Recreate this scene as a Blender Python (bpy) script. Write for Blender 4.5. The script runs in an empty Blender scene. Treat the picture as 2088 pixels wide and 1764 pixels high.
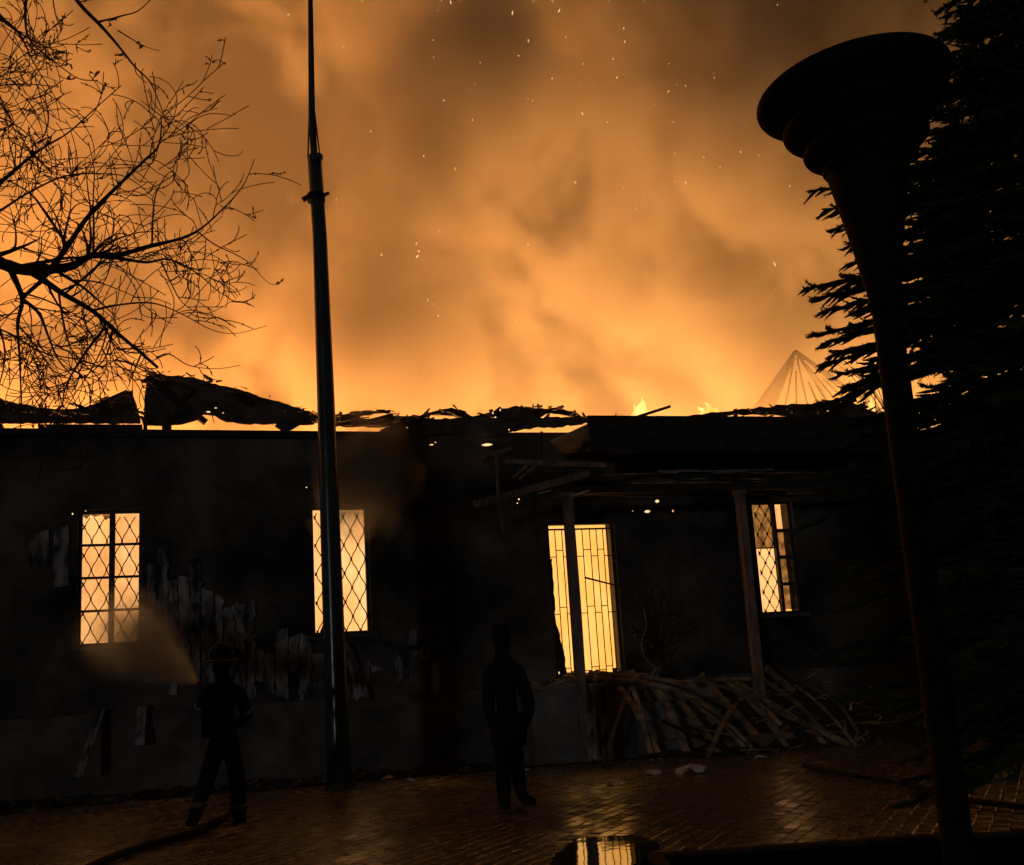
import bpy, bmesh, math, random
from mathutils import Vector, Matrix, noise as mnoise

sc = bpy.context.scene
COL = sc.collection
R_ = math.radians

# ------------------------------------------------------------------ camera
FPX = 2350.0                                   # focal length in units of a 2088 x 1764 frame
PITCH = math.atan(498 / FPX)
ROLL = R_(3.5)
EYE = Vector((0, 0, 1.3))
FWD = Vector((0, math.cos(PITCH), math.sin(PITCH)))
_u0 = Vector((0, -math.sin(PITCH), math.cos(PITCH)))
_r0 = Vector((1, 0, 0))
UP = _u0 * math.cos(ROLL) + _r0 * math.sin(ROLL)
RIGHT = _r0 * math.cos(ROLL) - _u0 * math.sin(ROLL)
cam = bpy.data.objects.new('camera', bpy.data.cameras.new('camera'))
COL.objects.link(cam)
cam.matrix_world = Matrix(((RIGHT.x, UP.x, -FWD.x, EYE.x), (RIGHT.y, UP.y, -FWD.y, EYE.y),
                           (RIGHT.z, UP.z, -FWD.z, EYE.z), (0, 0, 0, 1)))
cam.data.sensor_width = 36
cam.data.lens = 36 * FPX / 2088
cam.data.clip_start = 0.05
cam.data.clip_end = 2000
sc.camera = cam

# ------------------------------------------------------------------ night sky, moon-weak cool sun, exposure
world = bpy.data.worlds.new('World')
sc.world = world
world.use_nodes = True
wn = world.node_tree
bg = wn.nodes['Background']
sky = wn.nodes.new('ShaderNodeTexSky')
sky.sky_type = 'NISHITA'
sky.sun_disc = False
SUN_ELEV, SUN_AZ = R_(1.6), R_(195)            # low, behind the camera and a little to the left
sky.sun_elevation = SUN_ELEV
sky.sun_rotation = SUN_AZ
bg.inputs[1].default_value = 0.0006
wn.links.new(sky.outputs[0], bg.inputs[0])
glow = wn.nodes.new('ShaderNodeBackground')                     # the smoke pall overhead, lit by the fire, the same all round
glow.inputs[0].default_value = (1.0, .52, .20, 1)
glow.inputs[1].default_value = 0.024
addw = wn.nodes.new('ShaderNodeAddShader')
wn.links.new(bg.outputs[0], addw.inputs[0]); wn.links.new(glow.outputs[0], addw.inputs[1])
wn.links.new(addw.outputs[0], wn.nodes['World Output'].inputs['Surface'])
sun = bpy.data.objects.new('sun', bpy.data.lights.new('sun', 'SUN'))
COL.objects.link(sun)
sun.data.energy = 0.10
sun.data.angle = R_(2.0)
sun.data.color = (0.80, 0.92, 1.0)
_sd = Vector((math.sin(SUN_AZ) * math.cos(SUN_ELEV), math.cos(SUN_AZ) * math.cos(SUN_ELEV), math.sin(SUN_ELEV)))
sun.rotation_euler = _sd.to_track_quat('Z', 'Y').to_euler()
sun.location = (-4, -30, 4)

HOUSE_ANG = R_(16.83)
HM = Matrix.Translation((-6.1157, 17.2, 0)) @ Matrix.Rotation(HOUSE_ANG, 4, 'Z')
HMI = HM.inverted()

def fire_light(x, y, z, sx, sy, energy, colour):
    """the fire in the burnt-out attic: shines up into the smoke"""
    l = bpy.data.lights.new('fire_light', 'AREA')
    l.shape = 'RECTANGLE'; l.size = sx; l.size_y = sy; l.energy = energy; l.color = colour
    o = bpy.data.objects.new('fire_light', l); COL.objects.link(o)
    o.matrix_world = HM @ Matrix.Translation((x, y, z)) @ Matrix.Rotation(math.pi, 4, 'X')
    return o
fire_light(-6.0, 12, 4.7, 20, 22, 12200, (1, .355, .075))
fire_light(9.0, 12, 4.7, 12, 22, 5500, (1, .40, .10))
fire_light(24.0, 12, 4.7, 18, 22, 12200, (1, .43, .11))

vs = sc.view_settings
vs.view_transform = 'Standard'
vs.look = 'None'
vs.exposure = 0.0
vs.gamma = 1.0
vs.use_curve_mapping = False
cy = sc.cycles
cy.use_denoising = True
cy.max_bounces = 6
cy.diffuse_bounces = 2
cy.glossy_bounces = 3
cy.transparent_max_bounces = 12
cy.volume_bounces = 1
cy.volume_step_rate = 1.0
cy.volume_max_steps = 128
cy.sample_clamp_indirect = 4.0
cy.use_adaptive_sampling = True
cy.adaptive_threshold = 0.02

# ------------------------------------------------------------------ helpers
def ray(u, v):
    return FWD + RIGHT * ((u - 1044) / FPX) - UP * ((v - 882) / FPX)
def at(u, v, Y):
    """world point seen at (u, v) of the 2088-wide photograph, at world depth Y"""
    k = ray(u, v)
    return EYE + k * (Y / k.y)
def on_ground(u, v, z=0.0):
    k = ray(u, v)
    return EYE + k * ((z - EYE.z) / k.z)
def on_house(u, v, y=0.0):
    """house-local (x along the front, z up) on the plane local y"""
    a = HMI @ EYE
    k = HMI.to_3x3() @ ray(u, v)
    q = a + k * ((y - a.y) / k.y)
    return q.x, q.z
def hp(u, v, y=0.0):
    x, z = on_house(u, v, y)
    return Vector((x, y, z))

class MB:
    """collects shapes and links them as one mesh object"""
    def __init__(s):
        s.v = []; s.f = []
    def add(s, vs_, fs_):
        n = len(s.v)
        s.v += [tuple(a) for a in vs_]
        s.f += [tuple(i + n for i in q) for q in fs_]
        return s
    def box(s, a, b):
        (x0, y0, z0), (x1, y1, z1) = a, b
        return s.add([(x0, y0, z0), (x1, y0, z0), (x1, y1, z0), (x0, y1, z0), (x0, y0, z1), (x1, y0, z1), (x1, y1, z1), (x0, y1, z1)],
                     [(0, 3, 2, 1), (4, 5, 6, 7), (0, 1, 5, 4), (1, 2, 6, 5), (2, 3, 7, 6), (3, 0, 4, 7)])
    def beam(s, p, q, w, h, up=(0, 0, 1), taper=1.0):
        p, q = Vector(p), Vector(q)
        d = (q - p).normalized()
        up = Vector(up)
        if abs(d.dot(up)) > .95: up = Vector((1, 0, 0))
        a = d.cross(up).normalized(); b = a.cross(d).normalized()
        pts = []
        for c, k in ((p, 1), (q, taper)):
            for i, j in ((-1, -1), (1, -1), (1, 1), (-1, 1)):
                pts.append(c + a * (i * w / 2 * k) + b * (j * h / 2 * k))
        return s.add(pts, [(0, 1, 2, 3), (7, 6, 5, 4), (0, 4, 5, 1), (1, 5, 6, 2), (2, 6, 7, 3), (3, 7, 4, 0)])
    def tube(s, path, radii, n=8, cap=True):
        path = [Vector(p) for p in path]
        if not hasattr(radii, '__len__'): radii = [radii] * len(path)
        vs_, fs_ = [], []
        prev = None
        for i, p in enumerate(path):
            d = (path[min(i + 1, len(path) - 1)] - path[max(i - 1, 0)])
            d = d.normalized() if d.length > 1e-9 else Vector((0, 0, 1))
            if prev is None:
                ref = Vector((0, 0, 1)) if abs(d.z) < .9 else Vector((1, 0, 0))
                a = d.cross(ref).normalized()
            else:
                a = (prev - d * prev.dot(d)).normalized()
            prev = a
            b = d.cross(a)
            for k in range(n):
                t = 2 * math.pi * k / n
                vs_.append(p + (a * math.cos(t) + b * math.sin(t)) * radii[i])
        for i in range(len(path) - 1):
            for k in range(n):
                k2 = (k + 1) % n
                fs_.append((i * n + k, i * n + k2, (i + 1) * n + k2, (i + 1) * n + k))
        if cap:
            fs_.append(tuple(range(n))[::-1])
            m = (len(path) - 1) * n
            fs_.append(tuple(range(m, m + n)))
        return s.add(vs_, fs_)
    def lathe(s, prof, centre=(0, 0, 0), n=48):
        cx, cy_, cz = centre
        vs_, fs_ = [], []
        for r, z in prof:
            for k in range(n):
                t = 2 * math.pi * k / n
                vs_.append((cx + r * math.cos(t), cy_ + r * math.sin(t), cz + z))
        m = len(prof)
        for i in range(m - 1):
            for k in range(n):
                k2 = (k + 1) % n
                fs_.append((i * n + k, i * n + k2, (i + 1) * n + k2, (i + 1) * n + k))
        fs_.append(tuple(range(n))[::-1])
        fs_.append(tuple(range((m - 1) * n, m * n)))
        return s.add(vs_, fs_)
    def slab(s, outline, y0, y1, lean=0.0, zref=0.0):
        """outline [(x, z)] in the house-front plane, given thickness y0..y1; lean tips the top back"""
        n = len(outline)
        vs_ = [(x, y0 + (z - zref) * lean, z) for x, z in outline] + [(x, y1 + (z - zref) * lean, z) for x, z in outline]
        return s.add(vs_, [tuple(range(n)), tuple(range(2 * n - 1, n - 1, -1))] +
                     [(i, n + i, n + (i + 1) % n, (i + 1) % n) for i in range(n)])
    def build(s, name, mat, parent=None, smooth=False):
        me = bpy.data.meshes.new(name)
        me.from_pydata(s.v, [], s.f)
        me.update()
        if any(len(q) > 4 for q in s.f) or smooth:
            bm = bmesh.new(); bm.from_mesh(me)
            big = [q for q in bm.faces if len(q.verts) > 4]
            if big: bmesh.ops.triangulate(bm, faces=big)
            bmesh.ops.recalc_face_normals(bm, faces=bm.faces[:])
            bm.to_mesh(me); bm.free()
        if smooth:
            for q in me.polygons: q.use_smooth = True
        me.materials.append(mat)
        o = bpy.data.objects.new(name, me)
        COL.objects.link(o)
        if parent: o.parent = parent
        return o

def tag(o, label=None, cat=None, group=None, kind=None):
    if label: o['label'] = label
    if cat: o['category'] = cat
    if group: o['group'] = group
    if kind: o['kind'] = kind
    return o
def empty(name, loc=(0, 0, 0), rz=0.0):
    o = bpy.data.objects.new(name, None); COL.objects.link(o)
    o.location = loc; o.rotation_euler = (0, 0, rz)
    o.empty_display_size = .2
    return o
def rough(outline, step=.09, amp=.016, seed=0, closed=True):
    """subdivide an outline and make it ragged"""
    rnd = random.Random(seed)
    out = []
    n = len(outline)
    for i in range(n if closed else n - 1):
        a = Vector(outline[i]); b = Vector(outline[(i + 1) % n])
        k = max(1, int((b - a).length / step))
        for j in range(k):
            p = a.lerp(b, j / k)
            out.append((p.x + rnd.uniform(-amp, amp) * (j > 0), p.y + rnd.uniform(-amp, amp)))
    return out
def px(pts, y=0.0):
    return [on_house(u, v, y) for u, v in pts]

# ------------------------------------------------------------------ materials
def nodes_of(name):
    m = bpy.data.materials.new(name); m.use_nodes = True
    nt = m.node_tree
    return m, nt, nt.nodes['Principled BSDF']
def matte(name, c1, c2, rough_=.8, scale=6.0, bump=.15, bscale=None, spec=.3, metal=0.0, detail=6, stretch=(1, 1, 1), lo=.35, hi=.65, rough2=None):
    m, nt, b = nodes_of(name)
    tc = nt.nodes.new('ShaderNodeTexCoord')
    mp = nt.nodes.new('ShaderNodeMapping'); mp.inputs['Scale'].default_value = stretch
    nt.links.new(tc.outputs['Object'], mp.inputs[0])
    n1 = nt.nodes.new('ShaderNodeTexNoise'); n1.inputs['Scale'].default_value = scale; n1.inputs['Detail'].default_value = detail; n1.inputs['Roughness'].default_value = .62
    nt.links.new(mp.outputs[0], n1.inputs['Vector'])
    cr = nt.nodes.new('ShaderNodeValToRGB')
    cr.color_ramp.elements[0].position = lo; cr.color_ramp.elements[0].color = (*c1, 1)
    cr.color_ramp.elements[1].position = hi; cr.color_ramp.elements[1].color = (*c2, 1)
    nt.links.new(n1.outputs[0], cr.inputs[0]); nt.links.new(cr.outputs[0], b.inputs['Base Color'])
    b.inputs['Roughness'].default_value = rough_
    if rough2 is not None:
        mr = nt.nodes.new('ShaderNodeMapRange'); nt.links.new(n1.outputs[0], mr.inputs[0])
        mr.inputs[1].default_value = lo; mr.inputs[2].default_value = hi; mr.inputs[3].default_value = rough_; mr.inputs[4].default_value = rough2
        nt.links.new(mr.outputs[0], b.inputs['Roughness'])
    b.inputs['Specular IOR Level'].default_value = spec
    b.inputs['Metallic'].default_value = metal
    if bump:
        n2 = nt.nodes.new('ShaderNodeTexNoise'); n2.inputs['Scale'].default_value = bscale or scale * 5; n2.inputs['Detail'].default_value = 5
        nt.links.new(mp.outputs[0], n2.inputs['Vector'])
        bp = nt.nodes.new('ShaderNodeBump'); bp.inputs['Strength'].default_value = bump; bp.inputs['Distance'].default_value = .02
        nt.links.new(n2.outputs[0], bp.inputs['Height']); nt.links.new(bp.outputs[0], b.inputs['Normal'])
    return m
def fire_mat(name, c1, c2, strength, scale=1.3, stretch=(1, 1, .45)):
    m, nt, b = nodes_of(name)
    nt.nodes.remove(b)
    tc = nt.nodes.new('ShaderNodeTexCoord')
    mp = nt.nodes.new('ShaderNodeMapping'); mp.inputs['Scale'].default_value = stretch
    nt.links.new(tc.outputs['Object'], mp.inputs[0])
    n1 = nt.nodes.new('ShaderNodeTexNoise'); n1.inputs['Scale'].default_value = scale; n1.inputs['Detail'].default_value = 3; n1.inputs['Distortion'].default_value = .8
    nt.links.new(mp.outputs[0], n1.inputs['Vector'])
    cr = nt.nodes.new('ShaderNodeValToRGB')
    cr.color_ramp.elements[0].position = .32; cr.color_ramp.elements[0].color = (*c1, 1)
    cr.color_ramp.elements[1].position = .68; cr.color_ramp.elements[1].color = (*c2, 1)
    nt.links.new(n1.outputs[0], cr.inputs[0])
    e = nt.nodes.new('ShaderNodeEmission'); e.inputs[1].default_value = strength
    nt.links.new(cr.outputs[0], e.inputs[0])
    nt.links.new(e.outputs[0], nt.nodes['Material Output'].inputs['Surface'])
    return m
def pane_mat(name, tint, gloss, dirt=.55):
    m, nt, b = nodes_of(name)
    nt.nodes.remove(b)
    t = nt.nodes.new('ShaderNodeBsdfTransparent')
    g = nt.nodes.new('ShaderNodeBsdfGlossy'); g.inputs['Roughness'].default_value = .05
    tc = nt.nodes.new('ShaderNodeTexCoord')
    n1 = nt.nodes.new('ShaderNodeTexNoise'); n1.inputs['Scale'].default_value = 7; n1.inputs['Detail'].default_value = 5
    nt.links.new(tc.outputs['Object'], n1.inputs['Vector'])
    cr = nt.nodes.new('ShaderNodeValToRGB')
    cr.color_ramp.elements[0].position = .35; cr.color_ramp.elements[0].color = (*[c * dirt for c in tint], 1)
    cr.color_ramp.elements[1].position = .62; cr.color_ramp.elements[1].color = (*tint, 1)
    nt.links.new(n1.outputs[0], cr.inputs[0]); nt.links.new(cr.outputs[0], t.inputs[0])
    mx = nt.nodes.new('ShaderNodeMixShader'); mx.inputs[0].default_value = gloss
    nt.links.new(t.outputs[0], mx.inputs[1]); nt.links.new(g.outputs[0], mx.inputs[2])
    nt.links.new(mx.outputs[0], nt.nodes['Material Output'].inputs['Surface'])
    return m

M = {}
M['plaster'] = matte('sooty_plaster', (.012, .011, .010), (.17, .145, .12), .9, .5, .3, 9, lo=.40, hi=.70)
M['plinth'] = matte('dark_plinth', (.05, .045, .04), (.15, .13, .115), .9, 1.4, .4, 14)
M['porch_base'] = matte('porch_render', (.10, .095, .09), (.22, .20, .18), .9, 1.8, .35, 20)
M['brick_in'] = matte('scorched_inside', (.06, .05, .04), (.16, .12, .09), .9, 2)
M['flaked'] = matte('flaked_board_paint', (.022, .021, .020), (.34, .33, .325), .85, 2.4, .4, 18, stretch=(2.2, 1, .8), lo=.40, hi=.62)
M['char'] = matte('charred_wood', (.012, .010, .009), (.05, .04, .033), .75, 8, .5, 30, stretch=(1, 1, 1))
M['sheet'] = matte('scorched_roof_sheet', (.03, .028, .026), (.13, .11, .10), .6, 2.5, .3, 12, metal=.3)
M['frame'] = matte('window_frame_paint', (.03, .025, .02), (.10, .085, .07), .6, 9, .1)
M['iron'] = matte('grille_iron', (.01, .008, .007), (.03, .025, .02), .6, 12, .1)
M['post'] = matte('porch_post_paint', (.13, .095, .08), (.34, .25, .21), .65, 5, .25, 25, stretch=(2, 2, .5))
M['plank'] = matte('scorched_plank', (.08, .058, .036), (.55, .39, .22), .65, 4, .4, 22, stretch=(1, 1, 1), lo=.38, hi=.66)
M['pale_board'] = matte('pale_ceiling_board', (.34, .27, .19), (.62, .52, .40), .85, 3, .2)
M['bent'] = matte('bent_sheet_metal', (.10, .08, .06), (.34, .27, .19), .5, 4, .25, 12, metal=.4)
M['ground'] = matte('wet_earth', (.012, .011, .010), (.05, .045, .04), .75, 1.1, .7, 8, rough2=.45)
M['paver'] = matte('wet_paver', (.045, .034, .024), (.13, .10, .072), .27, 2.2, .05, 24, spec=1.0, rough2=.20)
_nt = M['paver'].node_tree                    # water stands thicker on the blocks around the puddle
_g = _nt.nodes.new('ShaderNodeNewGeometry'); _mp = _nt.nodes.new('ShaderNodeMapping'); _mp.vector_type = 'TEXTURE'
_mp.inputs['Location'].default_value = (.75, 10.6, 0); _mp.inputs['Scale'].default_value = (1.9, 3.6, 1)
_nt.links.new(_g.outputs['Position'], _mp.inputs[0])
_gr = _nt.nodes.new('ShaderNodeTexGradient'); _gr.gradient_type = 'QUADRATIC_SPHERE'; _nt.links.new(_mp.outputs[0], _gr.inputs[0])
_b = _nt.nodes['Principled BSDF']; _old = _b.inputs['Roughness'].links[0].from_socket
_mx = _nt.nodes.new('ShaderNodeMapRange'); _mx.inputs[1].default_value = 0; _mx.inputs[2].default_value = .5; _mx.inputs[3].default_value = 1.15; _mx.inputs[4].default_value = .68
_nt.links.new(_gr.outputs['Fac'], _mx.inputs[0])
_ml = _nt.nodes.new('ShaderNodeMath'); _ml.operation = 'MULTIPLY'; _nt.links.new(_mx.outputs[0], _ml.inputs[0]); _nt.links.new(_old, _ml.inputs[1])
_nt.links.new(_ml.outputs[0], _b.inputs['Roughness'])
M['kerb'] = matte('kerb_concrete', (.02, .019, .018), (.05, .048, .045), .9, 6, .4, spec=.1)
M['soil'] = matte('bed_soil', (.004, .004, .003), (.012, .011, .009), 1.0, 5, .8, 20, spec=.0)
M['pole'] = matte('flagpole_paint', (.016, .038, .045), (.032, .07, .082), .22, 3, .05, 20, spec=.55, stretch=(1, 1, .2), rough2=.28)
M['lamp'] = matte('lamp_metal', (.006, .006, .006), (.014, .014, .014), .75, 6, .05, spec=.12)
M['bark'] = matte('bare_bark', (.02, .015, .011), (.06, .045, .034), .9, 12, .5)
M['needle'] = matte('spruce_needles', (.018, .028, .014), (.05, .07, .035), .8, 9, 0)
M['cloth'] = matte('dark_cloth', (.004, .004, .004), (.009, .009, .009), .9, 9, .2, 40)
M['turnout'] = matte('turnout_cloth', (.004, .004, .004), (.011, .010, .009), .9, 9, .2, 40)
M['helmet'] = matte('brim_and_rim_light', (.10, .10, .10), (.20, .20, .195), .4, 8, 0)  # pale tone of the brim, also used to paint rim light over the dome
M['band'] = matte('reflective_band', (.08, .08, .078), (.16, .16, .15), .5, 12, 0)
M['skin'] = matte('skin', (.20, .12, .085), (.30, .18, .13), .7, 20, 0)
M['hose'] = matte('wet_hose', (.006, .006, .005), (.018, .016, .014), .7, 20, .2, spec=.15)
M['litter'] = matte('pale_litter', (.35, .33, .30), (.7, .67, .62), .6, 8, .2)
M['farhouse'] = matte('far_roof_slate', (.05, .045, .04), (.12, .10, .09), .9, 3, .1)
M['fire'] = fire_mat('room_fire', (.98, .40, .115), (1.02, .52, .185), 1.38, 2.4)
M['fire_door'] = fire_mat('hall_fire', (1.0, .40, .07), (1.02, .50, .12), 1.45, 2.4)
M['flame'] = fire_mat('flame_tongue', (1.3, .55, .08), (1.6, 1.0, .28), 1.1, 3)
M['ember'] = fire_mat('ember', (1.2, .62, .26), (1.5, 1.05, .55), 1.0, 9, (1, 1, 1))
M['spark'] = fire_mat('spark', (.7, .32, .10), (1.3, .85, .45), 1.0, 3.0, (1, 1, 1))
M['pane'] = pane_mat('clear_pane', (.97, .95, .92), .04, .9)
M['soot_pane'] = pane_mat('sooty_pane', (.62, .58, .48), .06)
wm, wnt, wb = nodes_of('puddle_water')
wb.inputs['Base Color'].default_value = (.008, .007, .006, 1); wb.inputs['Roughness'].default_value = .035; wb.inputs['Specular IOR Level'].default_value = .5
_tc = wnt.nodes.new('ShaderNodeTexCoord'); _n = wnt.nodes.new('ShaderNodeTexNoise'); _n.inputs['Scale'].default_value = 5.0
_b = wnt.nodes.new('ShaderNodeBump'); _b.inputs['Strength'].default_value = .05; _b.inputs['Distance'].default_value = .02
wnt.links.new(_tc.outputs['Object'], _n.inputs['Vector']); wnt.links.new(_n.outputs[0], _b.inputs['Height']); wnt.links.new(_b.outputs[0], wb.inputs['Normal'])
M['water'] = wm

# ------------------------------------------------------------------ ground
g = MB()
gx = [-400, -60, -20, -8, 8, 20, 60, 400]; gy = [-60, -10, 4, 20, 60, 400]
g.v = [(x, y, 0) for y in gy for x in gx]
g.f = [(j * 8 + i, j * 8 + i + 1, (j + 1) * 8 + i + 1, (j + 1) * 8 + i) for j in range(len(gy) - 1) for i in range(7)]
ground = g.build('ground', M['ground']); tag(ground, kind='structure')

# paving: long blocks in running bond, wet
PAV_ANG = R_(-24)
pw, pl, pj = .125, .25, .007
ca, sa = math.cos(PAV_ANG), math.sin(PAV_ANG)
rnd = random.Random(5)
def paver_mesh(mb, cx, cy_, rz, tilt, z, w=pw, l=pl):
    hw, hl, bv, h = w / 2 - pj / 2, l / 2 - pj / 2, .008, .05
    c, s_ = math.cos(rz), math.sin(rz)
    pts = []
    for (ex, ey, ez) in ((hw, hl, -h), (hw, hl, -bv), (hw - bv, hl - bv, 0)):
        for i, j in ((-1, -1), (1, -1), (1, 1), (-1, 1)):
            x, y = i * ex, j * ey
            pts.append((cx + x * c - y * s_, cy_ + x * s_ + y * c, z + ez + tilt[0] * x + tilt[1] * y))
    fs = [(8, 9, 10, 11)]
    for a in (0, 4):
        for k in range(4):
            fs.append((a + k, a + (k + 1) % 4, a + 4 + (k + 1) % 4, a + 4 + k))
    mb.add(pts, fs)
BED_X, BED_Y = .74, 8.28
spots = []
for i in range(-110, 110):
    for j in range(-60, 60):
        lx = i * pw; ly = j * pl + (i % 2) * pl / 2
        x = lx * ca - ly * sa + .6; y = lx * sa + ly * ca + 11.5
        if not (7.2 < y < 17.2 and -6.2 < x < 6.4): continue
        if x > BED_X - .12 and y < BED_Y + .12: continue
        if (HMI @ Vector((x, y, 0))).y > -2.3: continue
        # in the picture?
        q = Vector((x, y, 0)) - EYE
        dz = q.dot(FWD); u = 1044 + FPX * q.dot(RIGHT) / dz; v = 882 - FPX * q.dot(UP) / dz
        if u < -160 or u > 2250 or v > 1900: continue
        sink = mnoise.noise(Vector((x * .55, y * .55, 3.1)))
        dip = math.exp(-((x - .45) / .95) ** 2 - ((y - 8.5) / 1.0) ** 2)
        z = .052 + .010 * sink - .016 * dip + rnd.uniform(-.0025, .0025)
        tilt = (rnd.gauss(0, .018), rnd.gauss(0, .016))
        vis = -20 < u < 2100 and v < 1764
        spots.append((0 if vis else 1, y + abs(x - .9) * .35, x, y, z, tilt))
spots.sort()
pave_bed = MB()
pave_bed.v = [(-6.3, 7.1, .008), (6.5, 7.1, .008), (6.5, 15.2, .008), (2.6, 15.2, .008), (-6.3, 12.6, .008)]
pave_bed.f = [(0, 1, 2, 3, 4)]
pavement = pave_bed.build('pavement', M['soil']); tag(pavement, kind='structure')
unit = MB(); paver_mesh(unit, 0, 0, 0, (0, 0), 0)
um = None
for k, (_, _, x, y, z, tilt) in enumerate(spots[:300]):
    if um is None:
        o = unit.build('paver', M['paver'], pavement); um = o.data
    else:
        o = bpy.data.objects.new('paver', um); COL.objects.link(o); o.parent = pavement
    o.location = (x, y, z); o.rotation_euler = (tilt[1], -tilt[0], PAV_ANG)
rest = MB()
for (_, _, x, y, z, tilt) in spots[300:]:
    paver_mesh(rest, x, y, PAV_ANG, tilt, z)
o = rest.build('more_pavers', M['paver'], pavement); tag(o, kind='stuff')

def puddle(name, pts, z, seed, label):
    base = [on_ground(u, v, z) for u, v in pts]
    rn = random.Random(seed); out = []
    for i in range(len(base)):
        a, b = base[i], base[(i + 1) % len(base)]
        k = max(2, int((b - a).length / .07))
        for j in range(k):
            p = a.lerp(b, j / k)
            out.append((p.x + rn.uniform(-.03, .03), p.y + rn.uniform(-.05, .05), z))
    mb = MB(); mb.v = out; mb.f = [tuple(range(len(out)))]
    o = mb.build(name, M['water']); tag(o, kind='structure')
    return o
puddle('puddle', [(1105, 1800), (1135, 1742), (1165, 1712), (1250, 1703), (1312, 1706), (1345, 1722), (1318, 1744), (1300, 1756), (1296, 1800), (1250, 1860), (1105, 1860)], .051, 1, '')

# planted bed with kerb stones, bottom right
bed = MB(); bed.box((BED_X + .10, 4.5, .0), (7.5, BED_Y - .1, .055))
bed_o = bed.build('flower_bed', M['soil']); tag(bed_o, kind='structure')
for k in range(9):
    kb = MB(); kb.box((BED_X + k * .75 + .004, BED_Y - .1, 0), (BED_X + k * .75 + .746, BED_Y + .02, .075 + .006 * (k % 3)))
    kb.build('kerb_stone', M['kerb'], bed_o)
for k in range(5):
    kb = MB(); kb.box((BED_X, BED_Y - .104 - (k + 1) * .75, 0), (BED_X + .1, BED_Y - .108 - k * .75, .075 + .006 * (k % 3)))
    kb.build('kerb_stone', M['kerb'], bed_o)

# ------------------------------------------------------------------ house
house = empty('house', HM.translation, HOUSE_ANG)
tag(house, 'long single-storey house with collapsed roof, fire glowing behind its barred windows', 'house')
X0, X1, ZP, ZT, TH = -8.0, 21.0, 1.14, 5.34, .42
WIN = {'l': (-.46, .45, 2.11, 4.14), 'm': (2.98, 3.90, 2.11, 4.14), 'r': (10.74, 11.54, 2.10, 4.10), 'd': (6.90, 8.10, 1.20, 3.80)}
HOLES = [(a, b, c, d) for a, b, c, d in WIN.values()]
def holed_wall(x0, x1, z0, z1, th, holes):
    xs = sorted({x0, x1, *[h[0] for h in holes], *[h[1] for h in holes]})
    zs = sorted({z0, z1, *[h[2] for h in holes], *[h[3] for h in holes]})
    mb = MB()
    inh = lambda x, z: any(h[0] < x < h[1] and h[2] < z < h[3] for h in holes)
    for i in range(len(xs) - 1):
        for j in range(len(zs) - 1):
            a, b, c, d = xs[i], xs[i + 1], zs[j], zs[j + 1]
            if inh((a + b) / 2, (c + d) / 2): continue
            mb.add([(a, 0, c), (b, 0, c), (b, 0, d), (a, 0, d)], [(0, 1, 2, 3)])
            mb.add([(a, th, c), (b, th, c), (b, th, d), (a, th, d)], [(3, 2, 1, 0)])
    for a, b, c, d in holes:
        mb.add([(a, 0, c), (b, 0, c), (b, 0, d), (a, 0, d), (a, th, c), (b, th, c), (b, th, d), (a, th, d)],
               [(0, 4, 5, 1), (1, 5, 6, 2), (2, 6, 7, 3), (3, 7, 4, 0)])
    mb.add([(x0, 0, z1), (x1, 0, z1), (x1, th, z1), (x0, th, z1)], [(0, 1, 2, 3)])
    mb.add([(x0, 0, z0), (x0, th, z0), (x0, th, z1), (x0, 0, z1)], [(0, 1, 2, 3)])
    mb.add([(x1, 0, z0), (x1, th, z0), (x1, th, z1), (x1, 0, z1)], [(3, 2, 1, 0)])
    return mb
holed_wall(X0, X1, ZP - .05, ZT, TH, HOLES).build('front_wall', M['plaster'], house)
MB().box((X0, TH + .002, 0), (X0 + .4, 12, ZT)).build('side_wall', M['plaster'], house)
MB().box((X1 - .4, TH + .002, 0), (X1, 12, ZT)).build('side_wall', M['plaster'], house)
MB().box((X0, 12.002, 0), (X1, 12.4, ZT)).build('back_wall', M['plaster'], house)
MB().box((X0 - .05, -.07, 0), (X1 + .05, TH - .02, ZP - .004)).build('plinth', M['plinth'], house)
MB().box((X0 + .41, TH + .004, ZP - .2), (X1 - .41, 11.99, ZP - .01)).build('floor_slab', M['brick_in'], house)
MB().box((X0 + .41, TH + .004, 4.44), (X1 - .41, 11.99, 4.60)).build('attic_floor', M['brick_in'], house)
MB().box((X0 + .41, 4.0, ZP), (X1 - .41, 4.2, 4.43)).build('inner_wall', M['brick_in'], house)
for xp in (-2.6, 1.6, 5.3, 9.5, 13.4):
    MB().box((xp - .1, TH + .004, ZP), (xp + .1, 3.99, 4.43)).build('inner_wall', M['brick_in'], house)
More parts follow.
